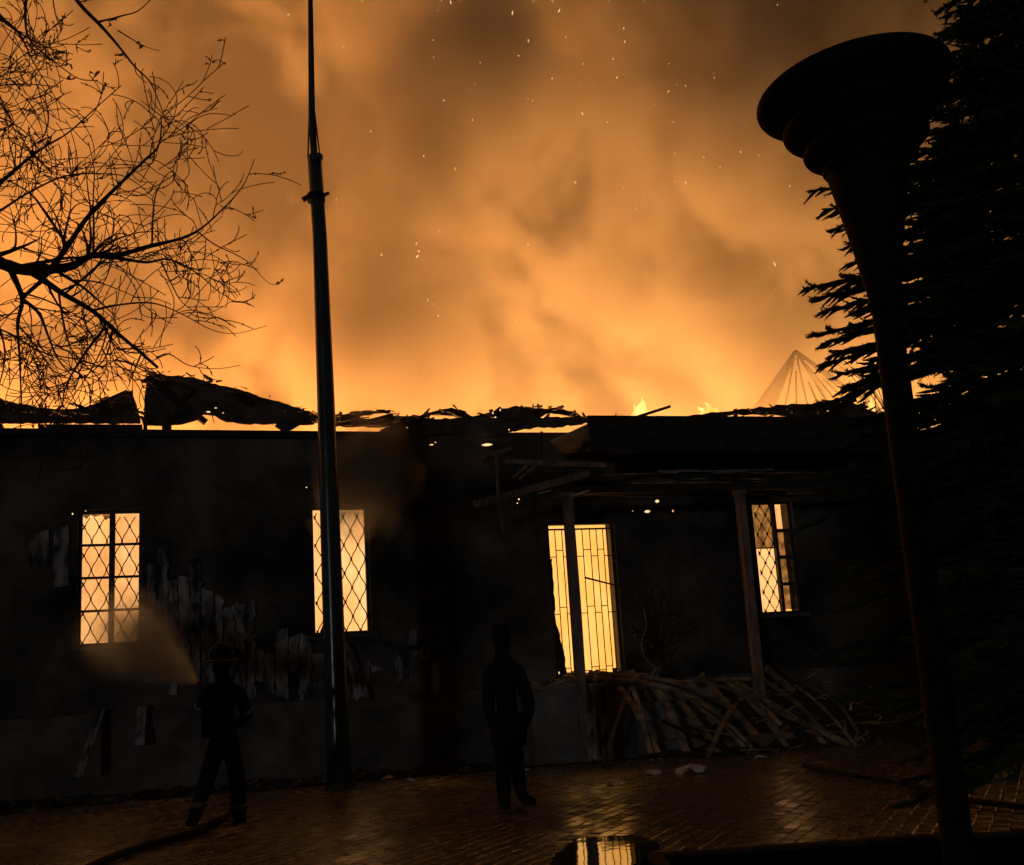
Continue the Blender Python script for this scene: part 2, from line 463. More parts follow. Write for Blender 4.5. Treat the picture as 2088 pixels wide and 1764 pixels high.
def grille(x0, x1, z0, z1, y, pitch, hgt, rad, parent, phase=0.0):
    """diamond lattice of bent rods that touch at knots"""
    mb = MB()
    n = int((x1 - x0) / pitch) + 3
    for k in range(-1, n):
        for sgn in (1, -1):
            path = []
            z = z0; step = hgt / 6
            c = x0 + (k + .5 * 0) * pitch + phase
            i = 0
            while z <= z1 + 1e-6:
                t = ((z - z0) / hgt) % 1.0
                tri = abs(2 * t - 1)              # 1 at the knots, 0 in between
                s_ = tri * tri * (3 - 2 * tri)
                xx = c + sgn * pitch * .5 * (.06 + .94 * (1 - s_))
                if x0 - .01 < xx < x1 + .01:
                    path.append((xx, y + sgn * rad, z))
                elif len(path) > 1:
                    mb.tube(path, rad, 4); path = []
                else: path = []
                z += step
            if len(path) > 1: mb.tube(path, rad, 4)
    for k in range(-1, n):
        j = 0
        while z0 + j * hgt <= z1:
            for off, dz in ((0, 0), (.5, .5)):
                cx = x0 + (k + off) * pitch + phase; cz = z0 + (j + dz) * hgt
                if x0 < cx < x1 and cz < z1:
                    mb.box((cx - rad * 1.7, y - rad * 2.2, cz - rad * 3.2), (cx + rad * 1.7, y + rad * 2.2, cz + rad * 3.2))
            j += 1
    return mb.build('grille', M['iron'], parent)

def window(key, casement=True, transoms=True, panes='pane'):
    x0, x1, z0, z1 = WIN[key]
    fw = .05
    fr = MB()
    ya, yb = .10, .17
    fr.box((x0, ya, z0), (x0 + fw, yb, z1)).box((x1 - fw, ya, z0), (x1, yb, z1))
    fr.box((x0 + fw, ya, z1 - fw), (x1 - fw, yb, z1)).box((x0 + fw, ya, z0), (x1 - fw, yb, z0 + fw))
    w = fr.build('window', M['frame'], house)
    MB().box((x0 - .08, -.10, z0 - .06), (x1 + .08, .095, z0 - .003)).build('sill', M['plinth'], w)
    return w, x0 + fw, x1 - fw, z0 + fw, z1 - fw
# left window: two casements of four panes
w, a, b, c, d = window('l')
mc = (a + b) / 2 + .02
MB().box((mc - .042, .09, c), (mc + .042, .18, d)).build('mullion', M['frame'], w)
rows = [c, c + (d - c) * .245, c + (d - c) * .50, c + (d - c) * .755, d]
for z in rows[1:-1]:
    MB().box((a, .11, z - .018), (mc - .043, .16, z + .018)).build('transom', M['frame'], w)
    MB().box((mc + .043, .11, z - .014), (b, .16, z + .022)).build('transom', M['frame'], w)
for i in range(4):
    for (p, q) in ((a, mc - .043), (mc + .043, b)):
        if i == 3 and p == a: continue                       # burst pane
        MB().box((p, .132, rows[i] + .02), (q, .136, rows[i + 1] - .02)).build('pane', M['pane'], w)
rn = random.Random(8)
shard = MB()
zt = rows[4]; pts = [(a, zt)]
for k in range(8):
    pts.append((a + (mc - .043 - a) * k / 7, zt - rn.choice((.02, .05, .12, .16)) * rn.uniform(.4, 1)))
pts.append((mc - .043, zt))
shard.slab(pts, .132, .136).build('broken_pane', M['soot_pane'], w)
grille(a, b, c, d, .045, .215, .43, .0075, w, .03)
# middle window: sashes burnt away, only the grille left
w, a, b, c, d = window('m')
grille(a, b, c, d, .045, .225, .45, .0085, w, .02)
MB().beam((a + .1, .14, c), (a + .2, .2, c + .22), .05, .04).build('sash_remnant', M['char'], w)
# right window: grille on the left, four sooty panes on the right
w, a, b, c, d = window('r')
mc = a + (b - a) * .60
MB().box((mc - .03, .09, c), (mc + .03, .18, d)).build('mullion', M['frame'], w)
rows = [c + (d - c) * k / 4 for k in range(5)]
for z in rows[1:-1]:
    MB().box((mc + .031, .11, z - .03), (b, .16, z + .03)).build('transom', M['frame'], w)
MB().box((a, .11, rows[2] + .16), (mc - .031, .15, rows[2] + .18)).build('transom', M['frame'], w)
for i in range(4):
    MB().box((mc + .031, .132, rows[i] + .031), (b, .136, rows[i + 1] - .031)).build('pane', M['pane'] if i == 3 else M['soot_pane'], w)
MB().slab(rough([(a, rows[2] + .18), (mc - .031, rows[2] + .18), (mc - .031, d), (a, d)], .08, .0, 3), .132, .136).build('pane', M['soot_pane'], w)
grille(a, mc - .03, c, d, .045, .19, .34, .008, w, .03)

# door: frame and a grille of upright bars with staggered cross ties
x0, x1, z0, z1 = WIN['d']
dr = MB()
dr.box((x0, .08, z0), (x0 + .05, .2, z1)).box((x1 - .05, .08, z0), (x1, .2, z1)).box((x0 + .05, .08, z1 - .04), (x1 - .05, .2, z1))
door = dr.build('door_frame', M['frame'], house)
MB().box((x0 + .05, .10, z1 - .125), (x1 - .05, .16, z1 - .10)).build('head_bar', M['iron'], door)
rn = random.Random(3)
nb = 9; sp = (x1 - x0 - .1) / nb
for k in range(1, nb):
    xx = x0 + .05 + k * sp + rn.uniform(-.008, .008)
    MB().tube([(xx, .12, z0), (xx + rn.uniform(-.012, .012), .12, (z0 + z1) / 2), (xx, .12, z1 - .12)], .0085, 6).build('upright_bar', M['iron'], door)
for zc in (3.28, 2.33, 1.36):
    for k in range(nb):
        zz = zc + (.055 if k % 2 else -.055) * (1 if zc > 2 else .5)
        MB().box((x0 + .05 + k * sp, .112, zz - .007), (x0 + .05 + (k + 1) * sp, .128, zz + .007)).build('cross_tie', M['iron'], door)
MB().beam((x0 + .62, .05, 2.86), (x1 + .02, -.02, 2.68), .03, .03, taper=.7).build('fallen_lath', M['char'], door)
MB().slab(rough([(x0 - .02, 3.15), (x0 + .06, 3.2), (x0 + .05, 2.2), (x0 + .16, 1.6), (x0 + .19, z0), (x0 - .02, z0)], .08, .012, 6), .02, .07).build('burnt_jamb', M['char'], door)

# flaked upright cladding boards below and beside the middle window
rn = random.Random(21)
tops = [(300, 1120), (345, 1135), (395, 1128), (440, 1170), (480, 1205), (518, 1215), (522, 1290), (600, 1285), (652, 1292), (655, 1350), (820, 1360), (822, 1280), (884, 1275), (888, 1352)]
def top_at(u):
    for (a, b), (c, d) in zip(tops, tops[1:]):
        if a <= u < c: return b + (d - b) * (u - a) / (c - a)
    return 1400
u = 302
while u < 884:
    wpx = rn.uniform(17, 30)
    if rn.random() < .80 or (520 < u < 650) or u > 815:
        tv = top_at(u + wpx / 2) + rn.uniform(-10, 46)
        bv = 1428 + rn.uniform(-70, 6) if u < 815 else rn.uniform(1338, 1372)
        pts = px([(u, bv), (u + wpx - 2.5, bv + rn.uniform(-14, 14)), (u + wpx - 2.5, tv + rn.uniform(-10, 10)), (u, tv)], -.03)
        yy = -.028 - rn.uniform(0, .02)
        MB().slab(rough(pts, .07, .022, int(u)), yy, yy + .022, rn.uniform(-.006, .006), 1.5).build('cladding_board', M['flaked'], house)
    u += wpx
for (u0, u1, v0, v1) in ((60, 100, 1080, 1160), (108, 140, 1070, 1200)):
    MB().slab(rough(px([(u0, v1), (u1, v1 - 8), (u1, v0), (u0, v0 + 12)], -.03), .1, .012, u0), -.03, -.008).build('cladding_board', M['flaked'], house)
# collapsed shelf / sill timbers under the middle window
MB().beam(hp(700, 1298, -.16), hp(850, 1322, -.2), .10, .06).build('fallen_sill', M['char'], house)

# ------------------------------------------------------------------ roof remains
def sheet(pts, y=.25, th=.03, lean=.35, seed=0, amp=.016, step=.08, mat='sheet', name='roof_sheet', parent=house):
    out = rough(px(pts, y), step, amp, seed)
    return MB().slab(out, y, y + th, lean, ZT).build(name, M[mat], parent)
def scallop(pts, nper=.16, amp=.02):
    """corrugated top edge"""
    return pts
sheet([(-40, 795), (20, 812), (60, 822), (110, 829), (150, 828), (190, 818), (230, 806), (268, 787), (276, 815), (286, 846), (286, 862), (-40, 861)], .3, seed=1)
sheet([(291, 866), (294, 800), (297, 752), (330, 750), (388, 757), (450, 776), (490, 786), (540, 803), (590, 819), (642, 838), (660, 850), (640, 864), (580, 864), (500, 862), (462, 858), (440, 846), (415, 842), (405, 852), (380, 861), (340, 866)], .25, seed=2)
sheet([(560, 868), (590, 846), (620, 842), (640, 862), (612, 868), (585, 882)], -.1, seed=9, lean=.1)
sheet([(652, 868), (690, 850), (740, 846), (746, 851), (790, 851), (796, 842), (832, 850), (832, 868)], .5, seed=14)
sheet([(660, 858), (690, 843), (735, 834), (800, 830), (800, 838), (745, 842), (700, 858)], .3, seed=3)
sheet([(700, 866), (720, 852), (735, 848), (745, 850), (790, 850), (795, 844), (830, 846), (860, 842), (880, 836), (925, 826), (948, 831), (966, 846), (1000, 836), (1030, 828), (1058, 822), (1100, 829), (1150, 827), (1178, 836), (1202, 849),
       (1202, 858), (1190, 851), (1184, 847), (1150, 840), (1118, 840), (1092, 850), (1086, 858), (1050, 860), (1012, 860), (980, 858), (945, 852), (930, 846), (905, 843), (875, 845), (862, 853), (820, 868), (770, 866)], .2, seed=4)
sheet([(775, 878), (822, 858), (858, 853), (950, 853), (1020, 852), (1090, 851), (1190, 851), (1204, 862), (1130, 872), (1090, 872), (1000, 890), (920, 884), (850, 890), (830, 930), (806, 955), (788, 930), (786, 905)], -.12, seed=5, lean=.02)
sheet([(1202, 850), (1300, 849), (1400, 847), (1460, 838), (1500, 832), (1560, 825), (1640, 818), (1700, 815), (1742, 811), (1770, 824), (1798, 838), (1830, 852), (1900, 858), (1900, 872), (1640, 850), (1560, 840), (1500, 843), (1430, 851), (1300, 862), (1202, 862)], .1, seed=6, amp=.02, step=.11)
for (p, q, yy, wd) in (((1300, 850), (1366, 829), .2, .05), ((300, 770), (420, 862), .32, .09), ((395, 790), (330, 862), .4, .08), ((480, 800), (560, 862), .4, .08), ((1668, 842), (1745, 816), -.05, .06),
                       ((1085, 858), (1122, 836), -.1, .045), ((990, 858), (1020, 832), .1, .05), ((1016, 858), (1000, 836), .1, .05), ((720, 868), (800, 846), .0, .06), ((120, 862), (260, 800), .5, .08), ((1500, 868), (1500, 836), .0, .07)):
    MB().beam(hp(*p, yy), hp(*q, yy + .15), wd, wd).build('rafter', M['char'], house)
rr = MB(); rs = random.Random(44)
prof_ = [(-40, 800), (60, 824), (150, 830), (230, 808), (266, 792), (290, 850), (300, 756), (388, 760), (450, 778), (540, 804), (640, 840), (690, 846), (800, 834), (830, 850), (925, 830), (966, 848), (1058, 826), (1150, 831), (1202, 852), (1400, 850), (1500, 836), (1640, 822), (1742, 815), (1800, 840)]
for k in range(420):
    i_ = rs.randrange(len(prof_) - 1); (ua, va), (ub, vb) = prof_[i_], prof_[i_ + 1]; t_ = rs.random()
    c_ = hp(ua + (ub - ua) * t_, va + (vb - va) * t_ + rs.uniform(0, 22) - 1, rs.uniform(.0, .35))
    s_ = rs.choice((.02, .03, .045, .07)); dv = Vector((rs.uniform(-1, 1), rs.uniform(-.5, .5), rs.uniform(-.35, .5))).normalized()
    rr.beam(c_ - dv * s_, c_ + dv * s_ * rs.uniform(.8, 2.4), s_ * rs.uniform(.4, 1.2), s_ * rs.uniform(.2, .6), taper=rs.uniform(.3, 1))
o = rr.build('roof_rubble', M['sheet'], house); tag(o, kind='stuff')
# wall plate / gutter along the eave
MB().beam(hp(-60, 881, -.06), hp(778, 888, -.06), .10, .11).build('wall_plate', M['char'], house)
for a, b in ((-60, 4), (78, 88), (92, 290), (292, 300), (330, 350), (575, 590)):
    MB().box((on_house(a, 868)[0], .02, ZT + .002), (on_house(b, 868)[0], .3, ZT + .12)).build('eave_block', M['char'], house)

# ------------------------------------------------------------------ porch
PY = -1.8
pr = MB()
fx0, fx1 = on_house(1200, 900, PY)[0], on_house(1835, 900, PY)[0]
pr.box((fx0, PY - .06, 4.62), (fx1, PY, 5.20)).box((fx0 + 1.1, PY + .002, 5.10), (fx1, -.01, 5.19))
porch = pr.build('porch_roof', M['char'], house)
for k, (xx) in enumerate((6.66, 9.57, 12.9)):
    zb = .0
    MB().box((xx - .065, PY - .065, zb), (xx + .065, PY + .065, 3.93)).build('post', M['post'], porch)
    MB().box((xx - .085, PY - .085, 3.932), (xx + .085, PY + .085, 4.0)).build('post_cap', M['post'], porch)
def pbeam(p, q, y0, y1, w, h, mat='char', name='beam'):
    return MB().beam(hp(*p, y0), hp(*q, y1), w, h).build(name, M[mat], porch)
pbeam((1160, 1000), (1830, 985), PY, PY, .12, .12)
pbeam((968, 938), (1235, 948), PY + .2, PY + .2, .05, .07, 'post')
pbeam((968, 1028), (1200, 965), PY, PY + .3, .07, .10, 'post')
pbeam((1012, 922), (1016, 1018), PY - .04, PY - .04, .035, .035, 'post', 'hanging_rod')
pbeam((1016, 1022), (1026, 1086), PY - .06, PY - .02, .03, .03, 'post', 'hanging_rod')
pbeam((985, 932), (1042, 914), PY, PY + .1, .04, .05, 'post')
pbeam((1046, 975), (1075, 950), PY + .3, PY + .4, .035, .03, 'post', 'lath')
pbeam((1058, 977), (1092, 950), PY + .3, PY + .4, .035, .03, 'post', 'lath')
pbeam((1104, 880), (1104, 950), PY + .4, PY + .4, .03, .03, 'char', 'lath')
pbeam((1165, 1012), (1200, 1000), PY - .1, PY - .05, .04, .03, 'litter', 'lath')
pbeam((1100, 1006), (1122, 1000), PY - .1, PY - .05, .03, .02, 'litter', 'lath')
pq = [hp(1148, 926, -.45), hp(1205, 921, -.45), hp(1201, 866, -1.25), hp(1122, 902, -1.05)]
mb = MB(); mb.v = [tuple(q) for q in pq] + [tuple(q + Vector((0, 0, .025))) for q in pq]
mb.f = [(3, 2, 1, 0), (4, 5, 6, 7), (0, 1, 5, 4), (1, 2, 6, 5), (2, 3, 7, 6), (3, 0, 4, 7)]
mb.build('hanging_panel', M['pale_board'], porch)
rn = random.Random(12)
for k in range(26):
    u0 = rn.uniform(1080, 1620); v0 = rn.uniform(958, 1012); ln = rn.uniform(70, 260)
    pbeam((u0, v0), (u0 + ln, v0 + rn.uniform(-9, 9)), PY + rn.uniform(.1, 1.5), PY + rn.uniform(.1, 1.5), rn.uniform(.03, .07), rn.uniform(.015, .03), rn.choice(('char', 'char', 'post', 'plank')), 'lath')
for k in range(9):
    xx = fx0 + .3 + k * .62
    MB().beam((xx, PY + .05, 4.9), (xx + .02, -.05, 4.95), .07, .12).build('joist', M['char'], porch)
# raised porch floor and its face
pf = MB(); pf.box((5.92, PY + .1, 0), (7.45, -.075, 1.10))
pfo = pf.build('porch_base', M['porch_base'], house)
for k in range(8):
    MB().box((5.87 + k * .2, PY + .05, 1.102), (6.065 + k * .2, -.08, 1.135)).build('floor_board', M['plank'], pfo)
st = MB()
for k in range(4):
    st.box((7.455, PY - .5 + k * .38, 0), (9.2, PY - .5 + (k + 1) * .38 - .003, .27 * (k + 1)))
st.build('steps', M['porch_base'], house)
# rubble on the threshold
rub = MB(); rn = random.Random(4)
for k in range(230):
    x = rn.gauss(7.25, .55); y = rn.uniform(-1.65, .25); h_ = max(0, .16 - abs(x - 7.5) * .11) * (1.2 - abs(y + .3) * .4)
    if not 6.0 < x < 8.7: continue
    z = 1.135 + rn.random() * max(.01, h_); s_ = rn.uniform(.02, .09)
    p = Vector((x, y, z)); dv = Vector((rn.uniform(-1, 1), rn.uniform(-1, 1), rn.uniform(-.2, .3))).normalized()
    rub.beam(p - dv * s_ * rn.uniform(.6, 2.2), p + dv * s_ * rn.uniform(.6, 2.2), s_, s_ * rn.uniform(.25, .8))
o = rub.build('threshold_rubble', M['plank'], house); tag(o, kind='stuff')

# ------------------------------------------------------------------ fires
def fire_mass(x0, x1, z0, z1, y, label, mat, seed):
    nx, nz = 22, 30
    vs_, fs_ = [], []
    for side in (0, 1):
        for j in range(nz + 1):
            for i in range(nx + 1):
                a = i / nx; c = j / nz
                bulge = math.sin(math.pi * min(1, max(0, a))) ** .5 * math.sin(math.pi * (.08 + .84 * c)) ** .5
                q = mnoise.fractal(Vector((a * 3 + seed, c * 3.5, side * 7.0 + seed)), .8, 2.0, 3)
                yy = y + (-.28 if side == 0 else .55) * bulge * (1 + .55 * q)
                zz = z0 + (z1 - z0) * c + (.12 * q if 0 < j < nz else 0)
                vs_.append((x0 + (x1 - x0) * a, yy, zz))
    m = (nx + 1) * (nz + 1)
    for j in range(nz):
        for i in range(nx):
            k = j * (nx + 1) + i
            fs_.append((k, k + 1, k + nx + 2, k + nx + 1)); fs_.append((m + k, m + k + nx + 1, m + k + nx + 2, m + k + 1))
    mb = MB().add(vs_, fs_)
    o = mb.build('fire', M[mat])
    for q in o.data.polygons: q.use_smooth = True
    o.matrix_world = HM
    tag(o, label, 'fire')
    return o
fire_mass(-2.2, 1.3, ZP, 4.42, 1.1, 'yellow fire filling the room behind the leftmost window, where the water jet aims', 'fire', 1)
fire_mass(1.8, 5.1, ZP, 4.42, 1.1, 'pale orange fire filling the room behind the window beside the flagpole', 'fire', 5)
fire_mass(5.6, 9.3, ZP, 4.42, 1.1, 'bright yellow fire filling the hall behind the barred doorway', 'fire_door', 9)
fire_mass(9.7, 13.2, ZP, 4.42, 1.1, 'orange fire filling the room behind the rightmost window under the porch', 'fire', 13)

def flame(pts, y, label, seed):
    """a clump of flame tongues: each a tapering, bending spindle"""
    mb = MB(); rn = random.Random(seed)
    for (u, v0, v1, wd) in pts:
        a = Vector((*[0] * 3,)); a = hp(u, v0, y); b = hp(u + rn.uniform(-7, 7), v1, y)
        path, rad = [], []
        for k in range(9):
            t = k / 8
            p = a.lerp(b, t); p.x += .05 * math.sin(t * 5 + seed + u); p.y += .05 * math.cos(t * 4 + u)
            path.append(p); rad.append(max(.004, wd * (math.sin(math.pi * (.25 + .75 * t)) ** 1.1) * (.6 + .5 * (1 - t))))
        mb.tube(path, rad, 10)
    o = mb.build('flame', M['flame'], smooth=True); o.matrix_world = HM
    tag(o, label, 'flame', 'flames licking over the roof edge'); return o
flame([(1292, 850, 822, .07), (1303, 850, 808, .10), (1316, 850, 826, .06), (1327, 850, 836, .05)], .9, 'taller yellow flame clump licking above the flat porch roof edge', 2)
flame([(1428, 846, 828, .05), (1440, 846, 818, .06), (1452, 844, 832, .05)], .9, 'shorter faint flame clump above the roof edge, right of the taller one', 5)
flame([(1762, 830, 800, .05), (1780, 836, 812, .06), (1748, 826, 808, .05)], 1.2, 'yellow flame behind the sloping roof end beside the spruce', 7)

# embers glowing on the porch and eave
em = MB(); rn = random.Random(9)
for (u, v, y, w_, h_) in ((993, 907, -.25, .13, .022), (1340, 1022, -1.2, .05, .035), (1320, 1043, -1.2, .07, .03), (1372, 1042, -1.0, .02, .025), (1290, 1042, -1.0, .012, .012), (1058, 1018, -1.7, .02, .02), (1055, 1026, -1.7, .015, .015),
                           (1038, 876, -.3, .018, .015), (1046, 881, -.3, .02, .012), (1104, 944, -1.5, .015, .015), (880, 907, -.2, .05, .012), (888, 902, -.2, .02, .012), (1005, 842, -.1, .02, .03), (1010, 851, -.1, .03, .015), (1020, 836, -.1, .015, .03), (1000, 834, -.1, .012, .02),
                           (830, 872, -.2, .012, .012), (672, 879, -.2, .015, .01), (625, 994, -.1, .014, .014), (148, 1048, -.1, .016, .02), (175, 1042, -.1, .01, .01), (425, 840, .1, .05, .012), (455, 842, .1, .02, .012), (440, 832, .1, .03, .012), (1688, 838, -.2, .02, .015),
                           (1115, 940, -1.5, .01, .01), (1140, 1372, -.3, .015, .03), (690, 1166, -.1, .01, .02)):
    c_ = hp(u, v, y)
    w_ *= .72; h_ *= .72
    em.lathe([(.001, -h_), (w_ * .6, -h_ * .7), (w_, 0), (w_ * .6, h_ * .7), (.001, h_)], c_, 8)
o = em.build('embers', M['ember']); o.matrix_world = HM; tag(o, 'scattered glowing embers on the eave and porch timbers', 'embers', kind='stuff')

# ------------------------------------------------------------------ smoke (a real volume lit by the fire)
def smoke_cloud():
    me = bpy.data.meshes.new('smoke'); me.from_pydata([(0, 0, 0)], [], [])
    sm = bpy.data.objects.new('smoke', me); COL.objects.link(sm); sm.matrix_world = HM
    ng = bpy.data.node_groups.new('smoke', 'GeometryNodeTree')
    ng.interface.new_socket('Geometry', in_out='INPUT', socket_type='NodeSocketGeometry')
    ng.interface.new_socket('Geometry', in_out='OUTPUT', socket_type='NodeSocketGeometry')
    N = ng.nodes; L = ng.links
    def nd(t, **k):
        n = N.new(t)
        for a, b in k.items(): setattr(n, a, b)
        return n
    def mth(op, a, b=None, c=None, clamp=False):
        n = nd('ShaderNodeMath', operation=op, use_clamp=clamp)
        for i, v in enumerate((a, b, c)):
            if v is None: continue
            if hasattr(v, 'is_output'): L.new(v, n.inputs[i])
            else: n.inputs[i].default_value = v
        return n.outputs[0]
    pos = nd('GeometryNodeInputPosition').outputs[0]
    def nz(scale, detail, rgh, dist, off, stretch=(1, 1, .8)):
        m = nd('ShaderNodeVectorMath', operation='MULTIPLY_ADD'); L.new(pos, m.inputs[0]); m.inputs[1].default_value = stretch; m.inputs[2].default_value = off
        n = nd('ShaderNodeTexNoise'); L.new(m.outputs[0], n.inputs['Vector'])
        n.inputs['Scale'].default_value = scale; n.inputs['Detail'].default_value = detail; n.inputs['Roughness'].default_value = rgh; n.inputs['Distortion'].default_value = dist
        return n.outputs[0]
    big = nz(.075, 2, .5, .7, (23, 4, 9))
    fine = nz(.26, 7, .64, .8, (31, 12, 5))
    t = mth('ADD', mth('MULTIPLY', big, .4), mth('MULTIPLY', fine, .75))
    # where the plumes stand and where the smoke has thinned: (x, z, half widths, amount)
    sep = nd('ShaderNodeSeparateXYZ'); L.new(pos, sep.inputs[0]); X, Y, Z = sep.outputs
    for (cx, cz, rx, rz, amt) in PLUMES:
        a = mth('MULTIPLY', mth('SUBTRACT', X, cx), 1 / rx); b = mth('MULTIPLY', mth('SUBTRACT', Z, cz), 1 / rz)
        r2 = mth('ADD', mth('MULTIPLY', a, a), mth('MULTIPLY', b, b))
        t = mth('ADD', t, mth('MULTIPLY', mth('EXPONENT', mth('MULTIPLY', r2, -1.0)), amt))
    mr = nd('ShaderNodeMapRange', interpolation_type='SMOOTHSTEP'); L.new(t, mr.inputs[0])
    for i, v in zip((1, 2, 3, 4), (.57, .72, 0, 1)): mr.inputs[i].default_value = v
    dens = mth('ADD', mth('MULTIPLY', mr.outputs[0], 1.7), .032)
    vc = nd('GeometryNodeVolumeCube'); L.new(dens, vc.inputs['Density'])
    vc.inputs['Min'].default_value = (-24, 1.2, 4.9); vc.inputs['Max'].default_value = (46, 13, 38)
    vc.inputs['Resolution X'].default_value = 290; vc.inputs['Resolution Y'].default_value = 50; vc.inputs['Resolution Z'].default_value = 138
    m = bpy.data.materials.new('smoke'); m.use_nodes = True; nt = m.node_tree; nt.nodes.clear()
    pv = nt.nodes.new('ShaderNodeVolumePrincipled'); o = nt.nodes.new('ShaderNodeOutputMaterial'); nt.links.new(pv.outputs[0], o.inputs['Volume'])
    pv.inputs['Color'].default_value = (.94, .88, .78, 1); pv.inputs['Density'].default_value = 1; pv.inputs['Anisotropy'].default_value = .1
    m.cycles.volume_step_rate = 8
    me.materials.append(m)
    s2 = nd('GeometryNodeSetMaterial'); s2.inputs['Material'].default_value = m
    nd('NodeGroupInput'); go = nd('NodeGroupOutput')
    L.new(vc.outputs[0], s2.inputs[0]); L.new(s2.outputs[0], go.inputs[0])
    sm.modifiers.new('smoke', 'NODES').node_group = ng
    tag(sm, 'billowing fire-lit smoke rising over the whole roofline', 'smoke', kind='stuff')
def _pl(u, v, ru, rv, amt, y=9.0):
    a = hp(u, v, y); b = hp(u + ru, v, y); c = hp(u, v - rv, y)
    return (a.x, a.z, b.x - a.x, c.z - a.z, amt)
PLUMES = [_pl(200, 250, 260, 420, .05), _pl(1330, 430, 130, 230, .09), _pl(1560, 560, 160, 200, .08), _pl(900, 420, 200, 160, .05), _pl(420, 300, 260, 500, -.12),
          _pl(1400, 110, 220, 130, .11), _pl(860, 20, 230, 140, .15), _pl(1160, 590, 110, 60, .03), _pl(535, 130, 50, 180, -.07), _pl(1405, 480, 40, 60, -.05), _pl(1180, 250, 60, 160, -.02)]
smoke_cloud()

def mist_mat(name, colour, density, aniso, build):
    m = bpy.data.materials.new(name); m.use_nodes = True; nt = m.node_tree; nt.nodes.clear()
    pv = nt.nodes.new('ShaderNodeVolumePrincipled'); o = nt.nodes.new('ShaderNodeOutputMaterial'); nt.links.new(pv.outputs[0], o.inputs['Volume'])
    pv.inputs['Color'].default_value = (*colour, 1); pv.inputs['Anisotropy'].default_value = aniso
    tc = nt.nodes.new('ShaderNodeTexCoord')
    nt.links.new(build(nt, tc.outputs['Object'], density), pv.inputs['Density'])
    m.cycles.volume_step_rate = .5
    return m
def nmath(nt, op, a, b=None, clamp=False):
    n = nt.nodes.new('ShaderNodeMath'); n.operation = op; n.use_clamp = clamp
    for i, v in enumerate((a, b)):
        if v is None: continue
        if hasattr(v, 'is_output'): nt.links.new(v, n.inputs[i])
        else: n.inputs[i].default_value = v
    return n.outputs[0]

# ------------------------------------------------------------------ far things in the smoke
tw = MB()
apex = hp(1622, 716, 5.0); bl = hp(1545, 838, 5.0); brr = hp(1760, 838, 5.0)
bz = min(bl.z, brr.z) - .4; half = (brr.x - bl.x) / 2 + .2; cx = (bl.x + brr.x) / 2
base = [Vector((cx - half, 4.2, bz)), Vector((cx + half, 4.2, bz)), Vector((cx + half, 5.8, bz)), Vector((cx - half, 5.8, bz))]
tower = empty('roof_turret'); tower.matrix_world = HM
for i in range(4):
    MB().tube([base[i], apex], .045, 6).build('hip_rafter', M['farhouse'], tower)
    MB().tube([base[i], base[(i + 1) % 4]], .05, 6).build('ring_beam', M['farhouse'], tower)
for (i, j) in ((0, 1), (3, 0)):
    for k in range(1, 9):
        MB().tube([base[i].lerp(base[j], k / 9), base[i].lerp(base[j], k / 9).lerp(apex, (.96, .7, .9, .55, .93, .8, .6, .9)[k - 1])], .026, 5).build('batten', M['farhouse'], tower)
for q in base:
    MB().box((q.x - .06, q.y - .06, 4.62), (q.x + .06, q.y + .06, bz)).build('corner_post', M['farhouse'], tower)
tag(tower, 'pale pyramid roof frame faint in the smoke beyond the right roof slope', 'roof frame')

# ------------------------------------------------------------------ flagpole
fp0 = on_ground(694, 1618); FY = fp0.y
flag = empty('flagpole', fp0)
def fpt(u, v): return at(u, v, FY) - fp0
lower_top = fpt(641, 322)
MB().tube([(0, 0, 0), fpt(690, 1560), fpt(664, 800), fpt(652, 480), lower_top], [.165, .150, .118, .10, .099], 24).build('lower_pole', M['pole'], flag, True)
MB().tube([lower_top - Vector((0, 0, .3)), lower_top, fpt(636, 240), fpt(633, 0), fpt(627, -420)], [.05, .05, .05, .036, .02], 16).build('upper_pole', M['pole'], flag, True)
for sg in (-1, 1):
    MB().tube([lower_top + Vector((sg * .085, -.03, 0)), fpt(636 + sg * 5, 225)], .012, 6).build('brace_rod', M['lamp'], flag)
MB().tube([fpt(644, 330), fpt(643, 318)], .108, 20).build('top_rim', M['pole'], flag)
MB().beam(fpt(617, 408), fpt(640, 396), .07, .05).beam(fpt(652, 404), fpt(671, 393), .05, .03).tube([fpt(645, 412), fpt(645, 396)], .125, 16).build('cleat_bracket', M['lamp'], flag)
MB().lathe([(.28, 0), (.28, .03), (.2, .05), (.17, .12)], (0, 0, .0), 20).build('base_flange', M['pole'], flag)
tag(flag, 'tall dark green steel flagpole standing between the two left windows', 'flagpole')

# ------------------------------------------------------------------ street lamp, right foreground
DEP = 4.35
def lamp_pt(u, v):                         # at camera depth DEP
    return EYE + ray(u, v) * DEP
pb = lamp_pt(1924, 1509)
lamp = empty('street_lamp', (pb.x, pb.y, 0))
ztop = (EYE + ray(1748, 178) * ((pb.y) / ray(1748, 178).y)).z
PR = .058
MB().tube([(0, 0, 0), (0, 0, .35), (0, 0, .36), (0, 0, ztop - .98)], [.085, .085, PR, PR], 24).build('post', M['lamp'], lamp, True)
MB().lathe([(PR + .004, ztop - 1.0), (PR + .006, ztop - .94), (.105, ztop - .70), (.150, ztop - .48), (.175, ztop - .36)], (0, 0, 0), 40).build('cone', M['lamp'], lamp, True)
def ring(r, z, h, name='louvre_ring'):
    prof = [(.10, z - h * .42)]
    for k in range(13):
        t = -math.pi / 2 + math.pi * k / 12
        prof.append((r - h * .75 + h * .75 * math.cos(t), z + h * .5 * math.sin(t)))
    prof.append((.10, z + h * .5))
    return MB().lathe(prof, (0, 0, 0), 72).build(name, M['lamp'], lamp, True)
